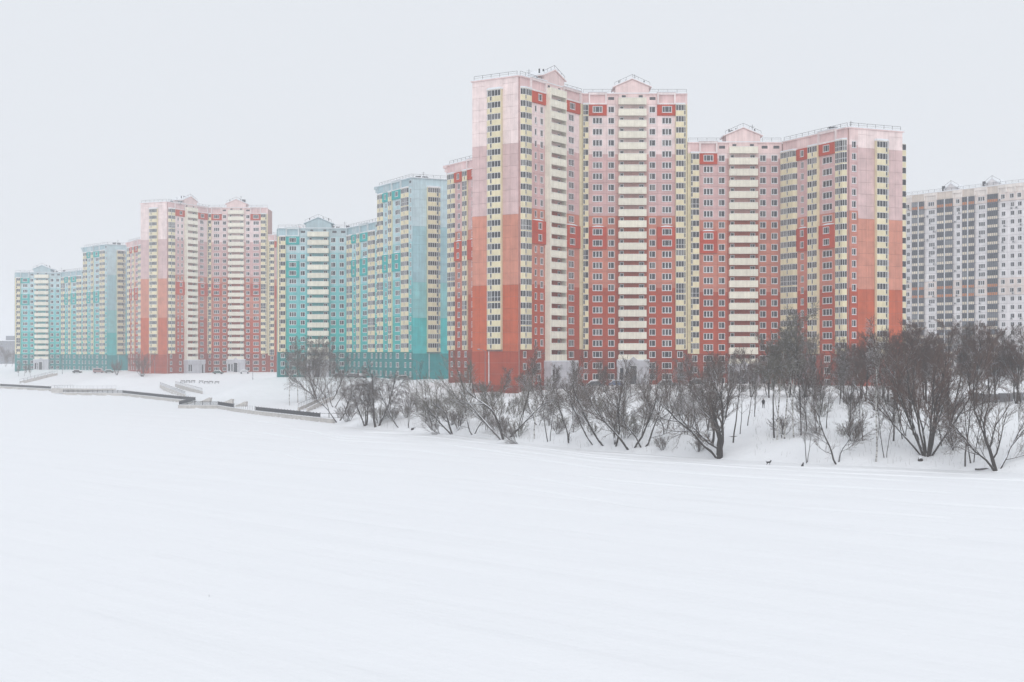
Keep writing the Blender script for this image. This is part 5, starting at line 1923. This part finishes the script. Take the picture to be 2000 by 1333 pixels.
rng = random.Random(77)
ROWS = {}
ORD = ['first', 'second', 'third', 'fourth', 'fifth', 'sixth', 'seventh', 'eighth', 'ninth', 'tenth', 'eleventh', 'twelfth', 'thirteenth', 'fourteenth', 'fifteenth',
       'sixteenth', 'seventeenth', 'eighteenth', 'nineteenth', 'twentieth']
TH1 = 'dense bare trees in the thicket before the lower coral block'
TH2 = 'dense bare trees of the dark grove before the white block'
for k, x, y, h in [('dense_c', 36.6, 290.5, 9.0), ('dense_b', 39.7, 281.2, 8.4), ('dense_c', 43.0, 283.2, 9.2), ('dense_b', 46.4, 276.2, 9.4), ('dense_a', 49.6, 274.5, 11.5),
                   ('dense_b', 53.0, 272.0, 10.5), ('dense_a', 57.0, 276.0, 12.0), ('dense_c', 58.2, 266.8, 12.2), ('dense_b', 61.5, 266.0, 11.5), ('dense_a', 63.6, 255.8, 12.6),
                   ('dense_b', 66.5, 252.2, 12.4), ('dense_c', 60.5, 259.5, 10.4), ('dense_c', 33.5, 292.0, 8.0), ('dense_c', 29.0, 300.0, 7.4), ('dense_b', 64.5, 263.0, 12.0),
                   ('dense_b', 55.2, 281.0, 11.0), ('dense_b', 51.2, 284.0, 10.0), ('dense_a', 68.2, 262.0, 13.0), ('dense_b', 41.5, 292.0, 9.0), ('dense_b', 66.8, 272.0, 12.5)]:
    ROWS.setdefault(TH1, []).append((x / y, plant(k, x, y, h, None, rng.uniform(0, 360), TH1, wide=1.15), 'dense bare tree from the left in the thicket before the lower coral block'))
for k, x, y, h in [('dense_a', 69.1, 244.0, 13.6), ('dense_b', 71.8, 246.0, 14.4), ('dense_a', 74.2, 241.8, 14.8), ('dense_c', 76.6, 246.0, 14.2), ('dense_b', 78.9, 242.0, 14.0),
                   ('dense_a', 82.8, 243.5, 13.0), ('dense_b', 85.5, 241.0, 12.8), ('dense_c', 87.4, 244.0, 13.4), ('dense_c', 80.6, 249.0, 13.6), ('dense_b', 73.0, 252.0, 14.0), ('dense_b', 68.0, 249.0, 12.6), ('dense_a', 90.5, 247.0, 13.8), ('dense_b', 84.0, 250.0, 13.4)]:
    ROWS.setdefault(TH2, []).append((x / y, plant(k, x, y, h, None, rng.uniform(0, 360), TH2, wide=1.2), 'dense bare tree from the left in the dark grove before the white block'))
for k, x, y, h in [('dense_c', 15.0, 321.0, 7.6), ('dense_b', 20.6, 318.5, 7.4), ('dense_c', 26.0, 312.0, 7.6), ('dense_c', -2.0, 316.0, 6.6), ('dense_b', 3.5, 314.0, 7.2), ('dense_c', 9.0, 318.0, 6.8)]:
    ROWS.setdefault('b', []).append((x / y, plant(k, x, y, h, None, rng.uniform(0, 360), 'low bushy trees before the tallest block', wide=1.25), 'low bushy tree from the left on the bank before the tallest block'))

for rows in ROWS.values():
    for i, (q, o, lb) in enumerate(sorted(rows, key=lambda t: t[0])):
        o['label'] = '%s %s' % (ORD[i], lb)

# saplings between the shore trees
ANCHOR = [(x, y, ' '.join(lb.split()[:4]).rstrip(',')) for k, x, y, h, lb, rz in shore]
SHORT = {}
for x, y, lb in ANCHOR:
    SHORT[(x, y)] = lb
NEAR = {(65.3, 191.6): 'the stout right-edge willow', (62.0, 194.6): 'the tall straight trunk', (58.7, 201.2): 'the many-stemmed fan tree', (51.6, 201.6): 'the tall leaning birch',
        (46.6, 203.8): 'the crooked low willow', (41.1, 220.5): 'the three birches', (31.4, 215.2): 'the forked old willow', (21.1, 229.0): 'the snowy track', (16.9, 232.8): 'the middle shore willows',
        (6.4, 248.8): 'the small forked tree', (2.3, 250.4): 'the low leaning trunk', (-1.4, 262.0): 'the broad many-limbed willow', (-11.6, 280.2): 'the spreading olive willow',
        (-23.4, 295.4): 'the dark left-leaning willow', (-28.5, 298.8): 'the weeping willows', (42.8, 206.5): 'the sitting dog', (66.5, 252.0): 'the board fence', (-39.6, 323.4): 'the quay end'}
def near(x, y):
    return min(NEAR.items(), key=lambda t: math.hypot(t[0][0] - x, t[0][1] - y))[1]
USED = {}
def unique(words, x, y):
    side = 'left of' if x < min(NEAR, key=lambda t: math.hypot(t[0] - x, t[1] - y))[0] else 'right of'
    for w in words:
        lb = '%s %s %s' % (w, side, near(x, y))
        if lb not in USED:
            USED[lb] = 1
            return lb
    return lb
cnt = 0
for i in range(900):
    x = rng.uniform(-33, 70)
    y = rng.uniform(190, 300)
    d = float(shore_dist(np.array([x]), np.array([y]))[0])
    if not (2.5 < d < 34) or cnt >= 26 or abs(x - 34 - (y - 215) * 0.16) < 4.5 or (abs(x - 42) < 8 and d < 14) or abs(x / y - 0.177) < 0.02:
        continue
    cnt += 1
    h = rng.uniform(4.5, 9.0)
    plant(rng.choice(['thin_a', 'thin_b', 'thin_a', 'willow_d']), x, y, h, unique(['thin bare sapling on the bank', 'second thin sapling on the bank', 'third slim sapling', 'fourth slim sapling', 'fifth slim sapling', 'sixth slim sapling', 'seventh slim sapling', 'eighth slim sapling', 'ninth slim sapling', 'tenth slim sapling'], x, y),
          rng.uniform(0, 360), 'thin saplings on the river bank', 'sapling', 'sapling')

# scrub along the bank
sg = 'leafless shrubs on the river bank'
cnt = 0
for i in range(900):
    t = rng.random()
    x = rng.uniform(-34, 68)
    y = rng.uniform(190, 325)
    d = float(shore_dist(np.array([x]), np.array([y]))[0])
    if not (0.6 < d < 34) or cnt >= 84 or abs(x - 34 - (y - 215) * 0.16) < 4 or (abs(x - 44) < 6 and d < 14) or (abs(x / y - 0.177) < 0.009 and y < 256):
        continue
    cnt += 1
    sk = 'shrub_a' if rng.random() < 0.55 else 'shrub_b'
    plant(sk, x, y, rng.uniform(1.3, 3.6), unique([w + (' grey' if sk == 'shrub_a' else ' olive') + ' leafless shrub' for w in ('low', 'another', 'third', 'fourth', 'fifth', 'sixth', 'seventh', 'eighth', 'ninth', 'tenth', 'eleventh', 'twelfth')], x, y), rng.uniform(0, 360), sg, 'shrub', 'shrub', wide=rng.uniform(0.9, 1.4))
plant('shrub_a', -36.8, 318.0, 4.0, 'round grey shrub right of the curved willow at the quay end', 0, None, 'shrub', 'shrub', wide=1.3)

# clipped hedge row at the foot of the coral blocks
hx = np.linspace(6, 66, 20)
for i, x in enumerate(hx):
    y = 327 - 0.18 * x - (8 if x > 46 else 0) + 1.5 * math.sin(i * 1.7)
    plant('shrub_b' if i % 2 else 'shrub_a', float(x), float(y), 1.5 + 0.5 * ((i * 7) % 5) / 5, ORD[i] + ' low bare hedge bush from the left in the row before the coral blocks', i * 47, 'hedge row before the coral blocks', 'hedge_bush', 'hedge', wide=2.2)

# dry stalks pricking through the snow: countless, one object
br = []
for i in range(9000):
    x = rng.uniform(-34, 82)
    y = rng.uniform(185, 330)
    d = float(shore_dist(np.array([x]), np.array([y]))[0]) if i % 1 == 0 else 0
    if not (0.4 < d < 45) or abs(x - 34 - (y - 215) * 0.16) < 2.5 or math.hypot(x - 44, y - 214) < 5:
        continue
    z = zg(x, y)
    h = rng.uniform(0.25, 1.1)
    lx, ly = rng.gauss(0, 0.18) * h, rng.gauss(0, 0.18) * h
    br.append(([(x, y, z - 0.05), (x + lx * 0.4, y + ly * 0.4, z + h * 0.55), (x + lx, y + ly, z + h)], 0.014, 0.006, 3, 0))
o = obj('dry_stalks', tubes_mesh('dry_stalks', br, [TWIG_OLIVE]))
tag(o, 'dry weed stalks standing out of the snow on the bank', 'weeds', None, 'stuff')

# stumps and fallen wood at the ice edge
for x, y, s, lb in ((57.2, 199.2, 1.0, 'dark snowy stump at the ice edge left of the straight trunk'), (47.5, 223.0, 0.6, 'small dark stump on the bank right of the birches'),
                    (-20.4, 291.8, 0.9, 'broken stump at the ice edge by the little tree')):
    mb = MB()
    k = 9
    pts, rad = [(0, 0, -0.2), (0.02, 0, 0.15), (0.05, 0.03, 0.42), (0.08, 0.02, 0.55)], [0.42, 0.34, 0.27, 0.2]
    mb.tube([(a * s, b * s, c * s) for a, b, c in pts], [q * s for q in rad], k)
    mb.tube([(0.1 * s, 0, 0.2 * s), (0.5 * s, 0.1 * s, 0.45 * s), (0.75 * s, 0.15 * s, 0.4 * s)], [0.12 * s, 0.08 * s, 0.03 * s], 5)
    tag(obj('stump', mb.mesh('stump', [BARK], True), None, (x, y, zg(x, y)), rng.uniform(0, 6)), lb, 'stump')
for x, y, L, rz, lb in ((64.0, 192.6, 2.6, 0.1, 'grey log lying at the foot of the stout right-edge willow'), (36.4, 231.5, 2.4, 0.3, 'snow-dusted log on the slope right of the forked old willow')):
    mb = MB()
    mb.tube([(-L / 2, 0, 0.15), (0, 0.05, 0.2), (L / 2, 0, 0.12)], [0.16, 0.15, 0.1], 7)
    tag(obj('fallen_log', mb.mesh('fallen_log', [BARK], True), None, (x, y, zg(x, y) - 0.12), rz), lb, 'log')

# ------------------------------------------------------------------ the walker and the two dogs
def skin_body(name, joints, edges, mat, parent=None, sub=2, root=0):
    me = bpy.data.meshes.new(name)
    me.from_pydata([j[0] for j in joints], edges, [])
    me.materials.append(mat)
    o = bpy.data.objects.new(name, me)
    COL.objects.link(o)
    if parent:
        o.parent = parent
    md = o.modifiers.new('skin', 'SKIN')
    md.use_smooth_shade = True
    sv = me.skin_vertices[0].data
    for i, j in enumerate(joints):
        r = j[1]
        sv[i].radius = (r, r) if not isinstance(r, tuple) else r
    sv[root].use_root = True
    ss = o.modifiers.new('sub', 'SUBSURF')
    ss.levels = sub
    ss.render_levels = sub
    return o

COAT = plain('coat_black', (0.014, 0.015, 0.019), 0.85)
SKIN = plain('skin', (0.42, 0.26, 0.2), 0.6)
FUR = plain('fur_black', (0.013, 0.012, 0.013), 0.8)

px_, py_ = 44.4, 251.2
walker = thing('person', 'walker in a black hooded coat and trousers coming down the bank', 'person', (px_, py_, zg(px_, py_)), R(8))
J = [((0, 0, 0.92), 0.155), ((0, 0.0, 1.12), 0.165), ((0, -0.01, 1.34), 0.185), ((0, -0.01, 1.47), 0.075), ((0, -0.03, 1.57), 0.085), ((0, -0.035, 1.66), 0.10),
     ((0, -0.03, 1.74), 0.07),
     ((0.10, 0, 0.84), 0.105), ((0.115, -0.10, 0.48), 0.075), ((0.11, -0.04, 0.10), 0.055), ((0.115, -0.20, 0.05), 0.045),
     ((-0.10, 0, 0.84), 0.105), ((-0.105, 0.05, 0.48), 0.075), ((-0.10, 0.24, 0.13), 0.055), ((-0.10, 0.12, 0.06), 0.045),
     ((0.20, 0.0, 1.38), 0.085), ((0.27, 0.06, 1.12), 0.065), ((0.25, -0.04, 0.88), 0.05),
     ((-0.20, 0.0, 1.38), 0.085), ((-0.27, 0.03, 1.12), 0.065), ((-0.24, -0.10, 0.90), 0.05)]
ED = [(0, 1), (1, 2), (2, 3), (3, 4), (4, 5), (5, 6), (0, 7), (7, 8), (8, 9), (9, 10), (0, 11), (11, 12), (12, 13), (13, 14),
      (2, 15), (15, 16), (16, 17), (2, 18), (18, 19), (19, 20)]
skin_body('body', J, ED, COAT, walker)
# face inside the hood
mb = MB()
k = 10
for i in range(k):
    a0, a1 = 2 * math.pi * i / k, 2 * math.pi * (i + 1) / k
    c = (0, -0.148, 1.64)
    mb.f.append((len(mb.v), len(mb.v) + 1, len(mb.v) + 2)); mb.m.append(0)
    mb.v += [c, (0.055 * math.cos(a0), -0.122, 1.64 + 0.075 * math.sin(a0)), (0.055 * math.cos(a1), -0.122, 1.64 + 0.075 * math.sin(a1))]
mb.box(-0.012, 0.012, -0.165, -0.14, 1.615, 1.65)
obj('face', mb.mesh('face', [SKIN]), walker)
for s, base in ((1, (0.25, -0.04, 0.88)), (-1, (-0.24, -0.10, 0.90))):     # gloved hands, fingers curled
    js = [((base[0], base[1], base[2] - 0.02), 0.036), ((base[0], base[1] - 0.01, base[2] - 0.09), 0.034)]
    es = [(0, 1)]
    for f in range(4):
        x = base[0] + (-0.028 + 0.019 * f)
        L = (0.055, 0.065, 0.06, 0.048)[f]
        n0 = len(js)
        js += [((x, base[1] - 0.015, base[2] - 0.115), 0.010), ((x, base[1] - 0.03, base[2] - 0.115 - L * 0.6), 0.009), ((x, base[1] - 0.055, base[2] - 0.115 - L), 0.008)]
        es += [(1, n0), (n0, n0 + 1), (n0 + 1, n0 + 2)]
    n0 = len(js)
    js += [((base[0] - s * 0.035, base[1] - 0.03, base[2] - 0.07), 0.011), ((base[0] - s * 0.035, base[1] - 0.06, base[2] - 0.10), 0.009)]
    es += [(0, n0), (n0, n0 + 1)]
    skin_body('glove', js, es, COAT, walker, 1)

# standing dog, head turned back, on the ice
def dog(x, y, rz, label, joints, edges):
    r = thing('dog', label, 'dog', (x, y, 0.0), rz)
    r.scale = (0.86, 0.86, 0.86)
    skin_body('body', joints, edges, FUR, r)
    return r
stand = [((0, 0, 0.50), 0.135), ((0.24, 0, 0.50), 0.15), ((-0.22, 0, 0.50), 0.115), ((0.37, 0, 0.60), 0.095), ((0.45, 0, 0.70), 0.085), ((0.54, 0, 0.72), 0.06), ((0.63, 0, 0.69), 0.04),
         ((0.27, 0.09, 0.36), 0.06), ((0.28, 0.095, 0.17), 0.036), ((0.29, 0.095, 0.03), 0.036),
         ((0.25, -0.09, 0.36), 0.06), ((0.20, -0.095, 0.17), 0.036), ((0.24, -0.095, 0.03), 0.036),
         ((-0.24, 0.085, 0.38), 0.075), ((-0.17, 0.09, 0.25), 0.045), ((-0.31, 0.09, 0.15), 0.03), ((-0.28, 0.09, 0.03), 0.036),
         ((-0.24, -0.085, 0.38), 0.075), ((-0.20, -0.09, 0.25), 0.045), ((-0.36, -0.09, 0.15), 0.03), ((-0.33, -0.09, 0.03), 0.036),
         ((-0.34, 0, 0.56), 0.045), ((-0.45, 0, 0.66), 0.05), ((-0.44, 0, 0.78), 0.03),
         ((0.42, 0.055, 0.79), 0.028), ((0.41, 0.06, 0.86), 0.012), ((0.42, -0.055, 0.79), 0.028), ((0.41, -0.06, 0.86), 0.012)]
se = [(0, 1), (0, 2), (1, 3), (3, 4), (4, 5), (5, 6), (1, 7), (7, 8), (8, 9), (1, 10), (10, 11), (11, 12), (2, 13), (13, 14), (14, 15), (15, 16), (2, 17), (17, 18), (18, 19), (19, 20),
      (2, 21), (21, 22), (22, 23), (4, 24), (24, 25), (4, 26), (26, 27)]
dog(36.6, 203.0, R(15), 'black dog standing on the ice below the snowy mound', stand, se)
sit = [((-0.02, 0, 0.30), 0.15), ((0.08, 0, 0.46), 0.145), ((-0.12, 0, 0.17), 0.15), ((0.15, 0, 0.62), 0.10), ((0.19, 0, 0.74), 0.09), ((0.29, 0, 0.74), 0.055), ((0.37, 0, 0.71), 0.035),
       ((0.16, 0.085, 0.36), 0.055), ((0.19, 0.09, 0.18), 0.036), ((0.21, 0.09, 0.03), 0.036),
       ((0.16, -0.085, 0.36), 0.055), ((0.19, -0.09, 0.18), 0.036), ((0.21, -0.09, 0.03), 0.036),
       ((-0.10, 0.13, 0.16), 0.09), ((0.06, 0.14, 0.16), 0.05), ((-0.03, 0.14, 0.05), 0.035), ((0.07, 0.14, 0.03), 0.032),
       ((-0.10, -0.13, 0.16), 0.09), ((0.06, -0.14, 0.16), 0.05), ((-0.03, -0.14, 0.05), 0.035), ((0.07, -0.14, 0.03), 0.032),
       ((-0.26, 0, 0.08), 0.05), ((-0.42, 0.03, 0.06), 0.05), ((-0.55, 0.08, 0.05), 0.03),
       ((0.16, 0.055, 0.83), 0.026), ((0.15, 0.06, 0.90), 0.012), ((0.16, -0.055, 0.83), 0.026), ((0.15, -0.06, 0.90), 0.012)]
dog(40.5, 198.5, R(20), 'black dog sitting on the ice at the foot of the shore trees', sit, se)

# ------------------------------------------------------------------ snowfall haze: one closed box of even air
mb = MB()
mb.box(-2500, 2500, -300, 4000, -1.6, 100)
hz = bpy.data.materials.new('haze')
hz.use_nodes = True
hn, hl = hz.node_tree.nodes, hz.node_tree.links
hn.clear()
ho = hn.new('ShaderNodeOutputMaterial')
hv = hn.new('ShaderNodeVolumePrincipled')
hv.inputs['Color'].default_value = (0.97, 0.98, 1.0, 1)
hv.inputs['Density'].default_value = 0.00048
hv.inputs['Anisotropy'].default_value = 0.2
hl.new(hv.outputs[0], ho.inputs['Volume'])
o = obj('haze', mb.mesh('haze', [hz]))
o['kind'] = 'stuff'
